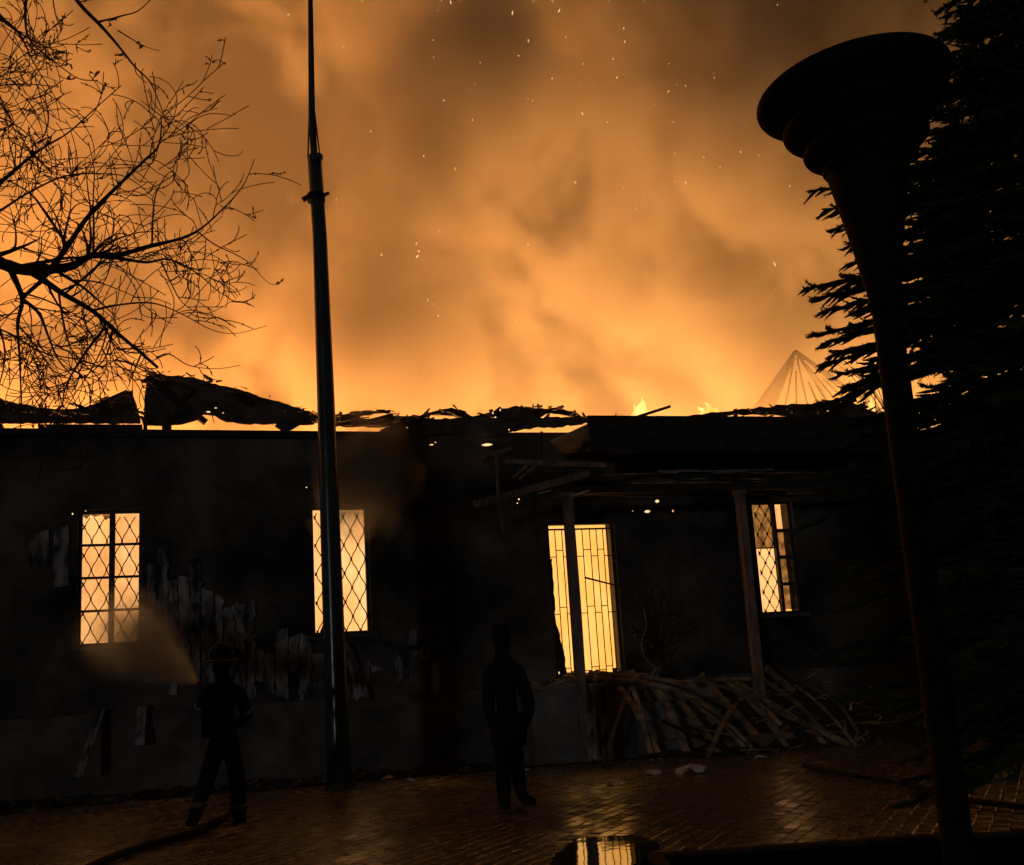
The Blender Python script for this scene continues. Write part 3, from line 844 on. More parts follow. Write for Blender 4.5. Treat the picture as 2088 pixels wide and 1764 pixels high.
head_parts = [ring(.20, ztop - .345, .06), ring(.262, ztop - .262, .095), ring(.325, ztop - .150, .105), ring(.41, ztop - .02, .125, 'hood')]
head_parts.append(MB().lathe([(.36, ztop + .035), (.25, ztop + .06), (.1, ztop + .075), (.01, ztop + .08)], (0, 0, 0), 64).build('lid', M['lamp'], lamp, True))
for o in head_parts:                        # the head has been knocked a little askew
    o.matrix_local = Matrix.Translation((0, 0, ztop - .2)) @ Matrix.Rotation(R_(-6), 4, 'Y') @ Matrix.Translation((0, 0, .2 - ztop))
MB().lathe([(.09, 0), (.11, .02), (.11, .42), (.09, .45)], (0, 0, ztop - .45), 24).build('lamp_core', M['lamp'], lamp, True)
tag(lamp, 'unlit dark street lamp with stacked round louvres, close on the right', 'street lamp')

# ------------------------------------------------------------------ bare tree, left foreground
TY = 7.0
tree = empty('bare_tree', at(-420, 1500, TY)); tree.location.z = 0
T0 = tree.location.copy()
rn = random.Random(77)
class Twigs:
    def __init__(s): s.mb = MB(); s.n = 0
tw_ = MB()
def smoothpath(pts, sub=4):
    out = []
    P = [pts[0]] + pts + [pts[-1]]
    for i in range(1, len(P) - 2):
        p0, p1, p2, p3 = P[i - 1], P[i], P[i + 1], P[i + 2]
        for k in range(sub):
            t = k / sub
            out.append(.5 * ((2 * p1) + (p2 - p0) * t + (2 * p0 - 5 * p1 + 4 * p2 - p3) * t * t + (3 * p1 - p0 - 3 * p2 + p3) * t ** 3))
    out.append(pts[-1]); return out
def grow(p, d, length, r, level):
    """one curving twig with side twigs"""
    steps = 8
    q0 = p - EYE; uu = 1044 + FPX * q0.dot(RIGHT) / q0.dot(FWD)
    vv = 882 - FPX * q0.dot(UP) / q0.dot(FWD)
    if vv < 240 and uu > 90: length *= .42
    if uu > 430: length *= max(.15, (600 - uu) / 170)
    path = [p.copy()]; rad = [r]
    d = d.normalized(); bend = Vector((rn.gauss(0, 1), rn.gauss(0, .8), rn.gauss(.1, 1))) * .15
    for k in range(steps):
        d = (d + bend + Vector((rn.gauss(0, .06), rn.gauss(0, .06), rn.gauss(0, .06)))).normalized()
        path.append(path[-1] + d * (length / steps)); rad.append(max(.0033, r * (1 - .75 * (k + 1) / steps)))
    tw_.tube([q - T0 for q in path], rad, 3, False)
    for k in range(1, steps):                                   # buds
        if rn.random() < .10:
            b = path[k] - T0; tw_.tube([b - Vector((0, 0, .006)), b + Vector((0, 0, .006))], rad[k] * 1.7, 4)
    if level > 0:
        for _ in range(rn.choice((2, 2, 3))):
            k = rn.randint(1, steps - 1)
            ax = (path[k + 1] - path[k]).normalized()
            side = ax.cross(Vector((rn.gauss(0, .35), 1, rn.gauss(0, .35)))).normalized() * rn.choice((-1, 1))
            nd_ = (ax * rn.uniform(.5, 1.0) + side * rn.uniform(.5, 1.0) + Vector((0, rn.gauss(0, .4), 0))).normalized()
            grow(path[k], nd_, length * rn.uniform(.55, .95), max(.0038, rad[k] * .65), level - 1)
def limb(pts, r0, r1, depth=0.0, ddepth=0.0, twigs=6, tl=.45, lvl=1, name='branch'):
    n = len(pts)
    P = [at(u, v, TY + depth + ddepth * i / max(1, n - 1)) for i, (u, v) in enumerate(pts)]
    sp_ = smoothpath(P, 5)
    rad = [r1 + (r0 - r1) * (1 - i / (len(sp_) - 1)) ** 1.7 for i in range(len(sp_))]
    rad = [q * rn.uniform(.92, 1.1) for q in rad]
    MB().tube([q - T0 for q in sp_], rad, 6).build(name, M['bark'], tree)
    for _ in range(twigs):
        k = rn.randint(2, len(sp_) - 2)
        ax = (sp_[k + 1] - sp_[k - 1]).normalized()
        side = ax.cross(Vector((0, 1, 0))).normalized() * rn.choice((-1, 1))
        d = ax * rn.uniform(.4, .9) + side * rn.uniform(.4, 1) + Vector((0, rn.gauss(0, .4), 0))
        grow(sp_[k], d, tl * rn.uniform(.6, 1.45), max(.0042, rad[k] * .5), lvl)
    return sp_
MB().tube([(0, 0, 0), (.02, 0, .6), (-.02, .03, 1.8), (.03, 0, 2.6), (.0, .02, 3.6), (-.06, .06, 5.2), (-.02, .1, 6.6), (.1, .05, 7.8)], [.24, .17, .14, .125, .10, .06, .03, .006], 14).build('trunk', M['bark'], tree, True)
limb([(-362, 640), (-250, 545), (-100, 515), (-30, 520), (10, 540), (60, 552), (110, 549), (150, 541), (188, 521), (240, 520), (310, 501), (370, 486), (410, 466), (450, 430), (495, 380), (519, 324)], .070, .003, 0, .3, 14, .5, 2)
limb([(105, 549), (140, 498), (185, 435), (250, 370), (300, 322), (322, 300), (329, 262), (328, 240)], .022, .004, .05, -.2, 11, .5, 2)
limb([(60, 552), (90, 572), (130, 600), (190, 635), (240, 680), (290, 722), (322, 750)], .026, .010, .02, .2, 9, .45, 2)
limb([(20, 548), (45, 608), (36, 660), (40, 730), (44, 830)], .022, .005, -.05, .2, 9, .45, 2)
limb([(45, 608), (78, 578), (105, 552)], .014, .012, -.05, .05, 0)
limb([(48, 612), (80, 640), (100, 690), (120, 735), (150, 770)], .014, .004, -.05, .3, 8, .4, 2)
limb([(-60, 410), (0, 372), (50, 330), (90, 300), (140, 270), (200, 216), (248, 174)], .018, .003, .1, -.3, 8, .5, 1)
limb([(136, 498), (90, 430), (62, 395), (20, 370), (-20, 360)], .012, .004, .1, .2, 5, .4, 2)
limb([(188, 521), (250, 528), (300, 535), (345, 529), (400, 556), (440, 590), (470, 610)], .014, .003, .05, .2, 9, .4, 2)
limb([(190, 633), (240, 622), (310, 618), (370, 640), (430, 672), (480, 680), (545, 664)], .008, .002, .1, -.1, 5, .3, 1)
limb([(-60, 470), (0, 430), (60, 392), (130, 360), (200, 354), (260, 362), (310, 400)], .011, .003, .1, .1, 9, .4, 2)
limb([(190, 519), (191, 460), (190, 400), (192, 345), (180, 290)], .008, .003, -.1, 0, 5, .3, 1)
limb([(310, 502), (312, 440), (320, 390), (350, 350), (372, 400), (350, 420)], .007, .002, 0, 0, 3, .25, 1)
limb([(215, 665), (160, 740), (132, 795), (128, 830)], .010, .004, .05, .1, 6, .35, 2)
limb([(288, 722), (272, 760), (262, 788)], .008, .003, .1, .1, 2, .2, 1)
limb([(318, 730), (345, 722), (385, 745), (440, 752), (490, 745)], .006, .002, .2, 0, 2, .2, 1)
limb([(400, 470), (440, 500), (500, 530), (545, 575), (568, 580)], .006, .002, .2, 0, 3, .25, 1)
limb([(330, 535), (350, 580), (375, 620), (420, 640), (480, 610)], .006, .002, .1, .1, 4, .3, 1)
limb([(-40, 560), (-10, 640), (10, 720), (-5, 800)], .012, .004, .1, .2, 6, .4, 1)
limb([(120, 600), (130, 660), (150, 720), (200, 770), (215, 810)], .008, .003, .1, .1, 5, .35, 1)
limb([(-60, 650), (20, 680), (90, 720), (170, 735), (250, 770)], .008, .003, .2, .1, 5, .35, 1)
# drooping boughs from above
limb([(100, -80), (160, 5), (205, 52), (240, 92), (275, 136), (305, 166), (325, 210), (336, 240)], .018, .003, -.3, .1, 5, .3, 1)
limb([(200, 45), (250, 32), (285, 20), (325, -20)], .007, .003, -.3, 0, 2, .2, 1)
limb([(240, 62), (290, 92), (326, 104)], .005, .002, -.3, 0, 2, .15, 1)
limb([(276, 128), (278, 150), (300, 170)], .004, .003, -.3, 0, 0)
limb([(328, 236), (300, 215), (288, 205)], .004, .002, -.25, 0, 1, .1, 0)
limb([(328, 238), (350, 238), (366, 236)], .004, .002, -.25, 0, 1, .1, 0)
limb([(-60, -40), (0, 32), (40, 70), (70, 130), (105, 185)], .018, .003, -.2, .2, 8, .45, 2)
limb([(60, -60), (52, 20), (60, 80), (110, 125), (160, 160), (200, 164)], .012, .003, -.2, .2, 8, .4, 2)
limb([(-40, 10), (30, 60), (80, 90), (132, 108)], .010, .003, -.1, .2, 6, .35, 2)
limb([(110, -60), (108, 0), (120, 50), (130, 48)], .006, .003, -.2, 0, 3, .2, 1)
limb([(-60, 200), (0, 175), (60, 172), (120, 178)], .007, .003, 0, .1, 5, .35, 2)
limb([(-60, 260), (0, 240), (70, 290), (60, 350)], .007, .003, 0, .1, 6, .35, 2)
limb([(-340, 260), (-230, 60), (-60, -40)], .06, .02, -.2, 0, 0)
limb([(-358, 575), (-250, 480), (-60, 412)], .05, .018, .0, .1, 0)
limb([(-250, 480), (-150, 500), (-60, 470)], .02, .011, .0, .1, 0)
limb([(-60, -40), (60, -120), (105, -75)], .02, .018, -.2, -.1, 0)
for (v_, du, dv) in ((560, -260, -140), (420, -320, -260), (300, -240, -330), (180, -150, -360), (60, 120, -330), (120, 220, -300), (480, -300, 40), (20, -60, -380)):
    u_ = 367 - (367 + 420) * (v_ + 10190) / (1500 + 10190)
    limb([(u_, v_), (u_ + du * .4, v_ + dv * .3), (u_ + du * .75, v_ + dv * .7), (u_ + du, v_ + dv)], .035, .004, .03, rn.uniform(-.8, .8), 9, .5, 2)
o = tw_.build('twigs', M['bark'], tree); tag(o, kind='stuff')
tag(tree, 'leafless tree with fine tangled twigs reaching in from the left', 'tree')

# ------------------------------------------------------------------ spruce, right edge
SY = 7.4
sp0 = at(2330, 1500, SY); sp0.z = 0
spruce = empty('spruce_tree', sp0)
MB().tube([(0, 0, 0), (.02, 0, 2), (0, .02, 4.6), (0, 0, 7.2)], [.16, .13, .08, .01], 12).build('trunk', M['bark'], spruce, True)
rn = random.Random(31)
crown = MB()
def needles(path, r, n):
    """needle-clad twig: thin spindle plus needles"""
    crown.tube(path, [r * .7] + [r * .8] * (len(path) - 2) + [r * .2], 4)
    L_ = len(path) - 1
    for _ in range(n):
        t = rn.random() * L_; i = min(int(t), L_ - 1)
        p = path[i].lerp(path[i + 1], t - i); ax = (path[i + 1] - path[i]).normalized()
        s_ = ax.cross(Vector((rn.gauss(0, 1), rn.gauss(0, 1), rn.gauss(0, 1)))).normalized()
        tip = p + s_ * rn.uniform(.014, .032) + ax * rn.uniform(.01, .026)
        w_ = ax.cross(s_) * .0042
        crown.add([p + w_, p - w_, tip], [(0, 1, 2)])
def bough(z, ang, length, droop, dens=1.0):
    d = Vector((math.cos(ang), math.sin(ang), 0)); side0 = Vector((-d.y, d.x, 0))
    path = [Vector((0, 0, z))]
    n = 8
    for k in range(1, n + 1):
        t = k / n
        path.append(Vector((0, 0, z)) + d * (length * t) + Vector((0, 0, -droop * t * t + .16 * length * max(0, t - .65) ** 1.3 * 2 + rn.gauss(0, .008))))
    crown.tube(path, [.018 * (1 - .8 * k / n) + .003 for k in range(n + 1)], 5)
    needles(path[3:], .016, int(90 * dens))
    m = int(length / .055)
    for k in range(m):
        t = .18 + .82 * (k + rn.random() * .5) / m
        f = t * n; i = min(int(f), n - 1); p = path[i].lerp(path[i + 1], f - i)
        ln = (.10 + .42 * (1 - t)) * min(1, length) * rn.uniform(.6, 1.1)
        for sg in (-1, 1):
            if rn.random() < .12: continue
            sd = (d * rn.uniform(.65, .95) + side0 * sg * rn.uniform(.55, .9) + Vector((0, 0, rn.uniform(-.35, .12)))).normalized()
            q = [p, p + sd * ln * .5 + Vector((0, 0, -.01)), p + sd * ln + Vector((0, 0, -.02 + rn.uniform(-.02, .03)))]
            needles(q, .015, int(34 * dens * (ln / .2) ** .5))
            if ln > .22:
                for _ in range(3):
                    a = q[0].lerp(q[2], rn.uniform(.3, .85)); dd = (sd + side0 * rn.uniform(-.8, .8) + d * rn.uniform(-.2, .6)).normalized()
                    needles([a, a + dd * ln * .2, a + dd * ln * .4], .014, int(14 * dens))
# general whorls
z = .75
while z < 7.0:
    rad_ = min(2.0, .58 * (6.75 - z) + .12) if z < 6.6 else .15
    cnt = 11 if z > 2.6 else 8
    a0 = rn.random() * 6.28
    for k in range(cnt):
        ang = a0 + k * 2 * math.pi / cnt + rn.gauss(0, .12)
        Lb = rad_ * rn.uniform(.75, .97)
        bough(z + rn.uniform(-.08, .08), ang, Lb, .28 * Lb, .8 if z > 2.6 else .5)
    z += .20
# the boughs whose tips show against the glow
def bough_to(u, v, droop, back=0.0):
    tip = at(u, v, SY + back) - sp0
    ln = math.hypot(tip.x, tip.y); ang = math.atan2(tip.y, tip.x)
    bough(tip.z + droop - .16 * ln * (.35 ** 1.3) * 2, ang, ln, droop, 1.3)
for (u, v, dr_, bk) in ((1640, 590, .42, -.1), (1655, 612, .40, .2), (1668, 640, .38, .4), (1655, 682, .45, -.25), (1672, 700, .42, .1), (1690, 730, .4, .35), (1712, 765, .4, .0), (1722, 790, .4, -.3),
                        (1658, 396, .36, .1), (1676, 430, .36, -.2), (1695, 470, .36, .2), (1890, -8, .25, .0), (1905, 30, .25, .2), (1945, 60, .25, -.2), (1720, 505, .3, .3), (1700, 1130, .45, .1), (1720, 1010, .45, -.2)):
    bough_to(u, v, dr_, bk)
crown.build('crown', M['needle'], spruce)
tag(spruce, 'dark dense spruce filling the right edge behind the street lamp', 'tree')
# bare far shrub twigs beside the roof end
shrub = empty('bare_shrub', HM @ Vector((14.6, 1.6, 4.62)))
s0 = shrub.location.copy(); rn = random.Random(6)
for k in range(9):
    a = at(1795 + rn.uniform(-12, 30), 850, 22.5); b = at(1690 + k * 11 + rn.uniform(-10, 10), 715 + k * 9 + rn.uniform(-10, 10), 22.0)
    mid = a.lerp(b, .5) + Vector((0, 0, .18))
    MB().tube([a - s0, mid - s0, b - s0], [.012, .009, .004], 4).build('stem', M['bark'], shrub)
MB().tube([at(1798, 1000, 22.6) - s0, at(1798, 850, 22.5) - s0], [.05, .03], 6).build('trunk', M['bark'], shrub)
tag(shrub, 'thin bare twigs rising behind the roof end next to the spruce', 'shrub')

# ------------------------------------------------------------------ people
def body(name, joints, edges, root, mat, parent=None):
    """one continuous skinned figure; joints {name: (point, rx, ry)}"""
    names = list(joints); idx = {n: i for i, n in enumerate(names)}
    me = bpy.data.meshes.new(name)
    me.from_pydata([joints[n][0] for n in names], [(idx[a], idx[b]) for a, b in edges], [])
    o = bpy.data.objects.new(name, me); COL.objects.link(o)
    md = o.modifiers.new('skin', 'SKIN'); md.use_smooth_shade = True; md.branch_smoothing = .6
    sv = me.skin_vertices[0].data
    for n in names:
        sv[idx[n]].radius = joints[n][1:3]
        sv[idx[n]].use_root = n in root
    ss = o.modifiers.new('sub', 'SUBSURF'); ss.levels = 2; ss.render_levels = 2
    me.materials.append(mat)
    if parent: o.parent = parent
    return o
BE = [('pelvis', 'waist'), ('waist', 'chest'), ('chest', 'collar'), ('collar', 'neck'), ('neck', 'jaw'), ('jaw', 'head'), ('head', 'crown'),
      ('collar', 'shL'), ('shL', 'elL'), ('elL', 'wrL'), ('wrL', 'paL'), ('collar', 'shR'), ('shR', 'elR'), ('elR', 'wrR'), ('wrR', 'paR'),
      ('pelvis', 'hiL'), ('hiL', 'knL'), ('knL', 'anL'), ('anL', 'toL'), ('pelvis', 'hiR'), ('hiR', 'knR'), ('knR', 'anR'), ('anR', 'toR')]
def hand_chains(J, E, roots, s, d, side, size=1.0):
    """four unequal fingers and a thumb, slightly curled, rooted in the palm"""
    p = Vector(J['pa' + s][0]); d = Vector(d).normalized(); side = Vector(side).normalized(); nrm = d.cross(side).normalized()
    for k, (off, ln) in enumerate(((-.030, .060), (-.010, .075), (.010, .080), (.030, .070))):
        a = p + side * off; b = a + d * ln * .5 + nrm * .008; c = b + d * ln * .4 + nrm * .025
        for nm, q in (('a', a), ('b', b), ('c', c)): J[f'f{s}{k}{nm}'] = (q, .0095, .0095)
        E += [(f'f{s}{k}a', f'f{s}{k}b'), (f'f{s}{k}b', f'f{s}{k}c')]; roots.append(f'f{s}{k}a')
    a = p - d * .03 + side * .03; b = a + side * .03 + d * .02 + nrm * .01; c = b + d * .035 + nrm * .012
    for nm, q in (('a', a), ('b', b), ('c', c)): J[f't{s}{nm}'] = (q, .011, .011)
    E += [(f't{s}a', f't{s}b'), (f't{s}b', f't{s}c')]; roots.append(f't{s}a')

# firefighter seen from behind
FY0 = 12.0
ff = empty('person', on_ground(436, 1690)); f0 = ff.location.copy()
def P(u, v, dy=0.0): return at(u, v, FY0 + dy) - f0
J = {'pelvis': (P(456, 1520), .16, .13), 'waist': (P(457, 1470), .165, .13), 'chest': (P(457, 1428), .185, .14), 'collar': (P(456, 1398), .13, .11), 'neck': (P(454, 1380), .09, .09),
     'jaw': (P(453, 1366, .03), .07, .085), 'head': (P(452, 1350, .03), .085, .10), 'crown': (P(452, 1334, .02), .06, .07),
     'shL': (P(424, 1407, .02), .085, .085), 'elL': (P(410, 1448, .12), .068, .068), 'wrL': (P(414, 1418, .36), .048, .048), 'paL': (P(413, 1406, .44), .042, .03),
     'shR': (P(488, 1409, .02), .085, .085), 'elR': (P(506, 1462, .08), .068, .068), 'wrR': (P(478, 1478, .30), .048, .048), 'paR': (P(466, 1474, .38), .042, .03),
     'hiL': (P(440, 1534), .115, .115), 'knL': (P(416, 1606, .03), .085, .085), 'anL': (P(394, 1674, -.02), .065, .065), 'toL': (P(384, 1684, .2), .05, .045),
     'hiR': (P(474, 1534), .115, .115), 'knR': (P(486, 1608, .04), .085, .085), 'anR': (P(490, 1680, -.02), .065, .065), 'toR': (P(494, 1692, .18), .05, .045)}
E = list(BE); rt = ['pelvis']
hand_chains(J, E, rt, 'L', (-.3, .9, .2), (0, .2, 1)); hand_chains(J, E, rt, 'R', (-.6, .7, .1), (0, .1, 1))
# set feet on the ground
body('body', J, E, rt, M['turnout'], ff)
hc = P(452, 1343, .02)
hel = MB(); prof = [(.135, -.02), (.165, -.03), (.168, -.02), (.128, .0)]
for k in range(9):
    t = math.pi / 2 * k / 8; prof.append((.124 * math.cos(t) + .001, .01 + .135 * math.sin(t)))
hel.lathe(prof, hc, 28)
helm = hel.build('helmet', M['turnout'], ff, True)
rim = MB().lathe([(.160, -.034), (.171, -.030), (.171, -.016), (.160, -.012)], hc, 28).build('helmet_rim', M['helmet'], helm, True)
light_arc = MB().tube([hc + Vector((-.128 * math.cos(t), -.03, .012 + .140 * math.sin(t))) for t in [math.pi * k / 14 for k in range(15)]], .010, 6).build('rim_light_arc', M['helmet'], helm, True)  # pale arc along the silhouette: rim light on the dome, put in as colour
for (u, v, r) in ((405, 1640, .082), (488, 1645, .082)):
    c_ = P(u, v); MB().tube([c_ - Vector((0, 0, .025)), c_ + Vector((0, 0, .025))], r + .006, 16).build('reflective_band', M['band'], ff, True)
for (p, q, r) in ((P(411, 1438, .10), P(411, 1446, .12), .078), (P(502, 1448, .07), P(505, 1456, .08), .078)):
    MB().tube([p, q], r, 14).build('reflective_band', M['band'], ff, True)
MB().box((hc.x - .14, hc.y - .26, P(456, 1480).z - .1), (hc.x + .15, hc.y - .12, P(456, 1420).z)).build('air_pack', M['cloth'], ff)
tag(ff, 'person in helmet and dark turnout coat aiming a hose, seen from behind', 'person')

# bystander
BY0 = 12.0
by = empty('person', on_ground(1045, 1648)); b0 = by.location.copy()
def Q(u, v, dy=0.0): return at(u, v, BY0 + dy) - b0
J = {'pelvis': (Q(1036, 1500), .15, .12), 'waist': (Q(1036, 1455), .165, .13), 'chest': (Q(1030, 1400), .185, .14), 'collar': (Q(1027, 1352), .135, .12), 'neck': (Q(1025, 1332), .072, .072),
     'jaw': (Q(1024, 1315, .03), .076, .09), 'head': (Q(1022, 1299, .02), .092, .108), 'crown': (Q(1020, 1282, .0), .075, .085),
     'shL': (Q(998, 1364), .09, .085), 'elL': (Q(995, 1440, -.05), .07, .07), 'wrL': (Q(1006, 1482, .1), .05, .05), 'paL': (Q(1011, 1492, .14), .045, .035),
     'shR': (Q(1057, 1366), .09, .085), 'elR': (Q(1080, 1440, -.05), .072, .072), 'wrR': (Q(1068, 1484, .08), .052, .052), 'paR': (Q(1062, 1494, .12), .045, .035),
     'hiL': (Q(1024, 1512, -.02), .105, .11), 'knL': (Q(1026, 1584, -.16), .08, .085), 'anL': (Q(1030, 1656, -.30), .06, .06), 'toL': (Q(1060, 1666, -.36), .05, .04),
     'hiR': (Q(1048, 1512, .02), .105, .11), 'knR': (Q(1054, 1572, .10), .08, .085), 'anR': (Q(1066, 1629, .08), .06, .06), 'toR': (Q(1094, 1637, .05), .05, .04)}
E = list(BE); rt = ['pelvis']
hand_chains(J, E, rt, 'L', (.3, .3, -.9), (0, 1, .2)); hand_chains(J, E, rt, 'R', (-.3, .3, -.9), (0, 1, .2))
body('body', J, E, rt, M['cloth'], by)
cp = MB(); pc = Q(1021, 1290, .01); prof = [(.100, -.02)]
for k in range(7):
    t = math.pi / 2 * k / 6; prof.append((.104 * math.cos(t) + .001, .112 * math.sin(t)))
cp.lathe(prof, pc, 20).build('knit_cap', M['cloth'], by, True)
hem = Q(1037, 1500); MB().lathe([(.15, -.10), (.178, -.10), (.185, .0), (.175, .22), (.15, .22)], hem, 20).build('jacket_hem', M['cloth'], by, True)
tag(by, 'person in long dark jacket standing with arms down in front of the porch', 'person')

# hose, nozzle and water
nz_p = at(406, 1394, FY0 + .62)
hose = MB()
hp_pts = [at(414, 1406, FY0 + .46), at(440, 1440, FY0 + .34), at(466, 1474, FY0 + .36), at(480, 1560, FY0 + .3)]
gpts = [on_ground(u, v, .095) for u, v in ((474, 1652), (440, 1676), (400, 1696), (340, 1712), (280, 1730), (220, 1752), (170, 1776), (120, 1810))]
hose.tube(smoothpath([Vector(q) for q in hp_pts + gpts], 6), .034, 10)
ho = hose.build('fire_hose', M['hose'], None, True)
MB().tube([at(416, 1409, FY0 + .42), at(410, 1399, FY0 + .54), nz_p], [.03, .024, .032], 12).build('nozzle', M['lamp'], ho, True)
tag(ho, 'dark fire hose trailing from the firefighter to the lower left corner', 'hose')
h2 = MB()
h2.tube(smoothpath([on_ground(u, v, .095) for u, v in ((1640, 1560), (1690, 1572), (1740, 1580), (1810, 1590), (1880, 1606), (1960, 1628), (2040, 1640), (2150, 1652))], 6), .027, 10)
tag(h2.build('fire_hose', M['hose'], None, True), 'dark fire hose lying across wet paving at the lower right', 'hose')

# the jet of water, a cone of mist
tgt = HM @ hp(236, 1284, -.05)
ax = tgt - nz_p; LEN = ax.length
q_ = ax.to_track_quat('Z', 'Y')
cone = MB(); prof = []
for k in range(13):
    t = k / 12; prof.append((.03 + 1.05 * t, LEN * t))
cone.lathe(prof, (0, 0, 0), 32)
def spray_field(nt, co, dens):
    sp_ = nt.nodes.new('ShaderNodeSeparateXYZ'); nt.links.new(co, sp_.inputs[0]); X, Y, Z = sp_.outputs
    r = nmath(nt, 'SQRT', nmath(nt, 'ADD', nmath(nt, 'MULTIPLY', X, X), nmath(nt, 'MULTIPLY', Y, Y)))
    t = nmath(nt, 'MAXIMUM', nmath(nt, 'DIVIDE', Z, LEN), .001)
    Rr = nmath(nt, 'ADD', nmath(nt, 'MULTIPLY', t, 1.05), .03)
    mr = nt.nodes.new('ShaderNodeMapRange'); mr.interpolation_type = 'SMOOTHSTEP'
    nt.links.new(nmath(nt, 'DIVIDE', r, Rr), mr.inputs[0])
    for i, v in zip((1, 2, 3, 4), (1.0, .0, 0, 1)): mr.inputs[i].default_value = v
    n = nt.nodes.new('ShaderNodeTexNoise'); n.inputs['Scale'].default_value = 1.6; n.inputs['Detail'].default_value = 4
    zz = nmath(nt, 'MAXIMUM', Z, .15)
    cb = nt.nodes.new('ShaderNodeCombineXYZ')                  # streaks fan out from the nozzle
    nt.links.new(nmath(nt, 'MULTIPLY', nmath(nt, 'DIVIDE', X, zz), 22.0), cb.inputs[0]); nt.links.new(nmath(nt, 'MULTIPLY', nmath(nt, 'DIVIDE', Y, zz), 22.0), cb.inputs[1]); nt.links.new(nmath(nt, 'MULTIPLY', Z, .5), cb.inputs[2])
    nt.links.new(cb.outputs[0], n.inputs['Vector']); n.inputs['Scale'].default_value = .8
    a = nmath(nt, 'MULTIPLY', nmath(nt, 'MULTIPLY', mr.outputs[0], mr.outputs[0]), nmath(nt, 'MAXIMUM', nmath(nt, 'SUBTRACT', nmath(nt, 'MULTIPLY', n.outputs[0], 3.4), .95), .06))
    a = nmath(nt, 'MULTIPLY', a, nmath(nt, 'DIVIDE', .55, nmath(nt, 'ADD', nmath(nt, 'MULTIPLY', t, t), .12)))
    me_ = nt.nodes.new('ShaderNodeMapRange'); me_.interpolation_type = 'SMOOTHSTEP'; nt.links.new(t, me_.inputs[0])
    for i, v in zip((1, 2, 3, 4), (1.0, .85, .0, 1)): me_.inputs[i].default_value = v
    a = nmath(nt, 'MULTIPLY', a, me_.outputs[0])
    return nmath(nt, 'MULTIPLY', a, dens)
M['spray'] = mist_mat('water_mist', (.97, .96, .94), 4.2, .62, spray_field)
co_ = cone.build('water_spray', M['spray'], None, True)
co_.location = nz_p; co_.rotation_mode = 'QUATERNION'; co_.rotation_quaternion = q_
tag(co_, 'cone of water mist from the hose nozzle to the leftmost window', 'water spray', kind='stuff')

# smoke pouring from the top of the middle window
pc_ = HM @ Vector((3.80, -.40, 4.55))
pm = MB(); prof = []
for k in range(13):
    t = math.pi * k / 12; prof.append((max(.001, math.sin(t)), -math.cos(t)))
pm.lathe(prof, (0, 0, 0), 28)
def puff_field(nt, co, dens):
    ln = nt.nodes.new('ShaderNodeVectorMath'); ln.operation = 'LENGTH'; nt.links.new(co, ln.inputs[0])
    n = nt.nodes.new('ShaderNodeTexNoise'); n.inputs['Scale'].default_value = 1.9; n.inputs['Detail'].default_value = 5; n.inputs['Distortion'].default_value = .7
    nt.links.new(co, n.inputs['Vector'])
    a = nmath(nt, 'SUBTRACT', nmath(nt, 'ADD', nmath(nt, 'MULTIPLY', n.outputs[0], 1.5), .1), ln.outputs['Value'])
    return nmath(nt, 'MULTIPLY', nmath(nt, 'MAXIMUM', a, 0.0), dens)
M['puff'] = mist_mat('window_smoke', (.80, .72, .54), 12.0, .1, puff_field)
po = pm.build('window_smoke', M['puff'], None, True)
po.location = pc_; po.rotation_euler = (0, R_(24), HOUSE_ANG); po.scale = (1.0, .38, 1.35)
tag(po, 'brown smoke rolling out of the top of the window beside the flagpole', 'smoke', kind='stuff')

# ------------------------------------------------------------------ debris
rn = random.Random(40)
GP = 'charred planks heaped beside the porch steps'
def plank(p, q, w_, h_, mat, label, group=GP, bow=0.0, name='plank'):
    p, q = Vector(p), Vector(q); c_ = p.lerp(q, .5); c_.z = min(p.z, q.z)
    mb = MB(); n = 6
    d = (q - p).normalized(); up = Vector((0, -.6, .8)); a = d.cross(up).normalized(); b = a.cross(d)
    ring_ = []
    for k in range(n + 1):
        t = k / n; m = p.lerp(q, t) + b * bow * math.sin(math.pi * t) - c_
        ww = w_ * rn.uniform(.9, 1.05)
        ring_ += [m + a * (i * ww / 2) + b * (j * h_ / 2) for i, j in ((-1, -1), (1, -1), (1, 1), (-1, 1))]
    fs = [(0, 1, 2, 3), (n * 4 + 3, n * 4 + 2, n * 4 + 1, n * 4)]
    for k in range(n):
        for i in range(4):
            fs.append((k * 4 + i, (k + 1) * 4 + i, (k + 1) * 4 + (i + 1) % 4, k * 4 + (i + 1) % 4))
    mb.add(ring_, fs)
    o = mb.build(name, M[mat]); o.location = c_
    tag(o, label, 'plank' if name == 'plank' else 'metal strip', group); return o
def hw(u, v, y): return HM @ hp(u, v, y)
heap = 'charred plank lying across the heap right of the porch steps'
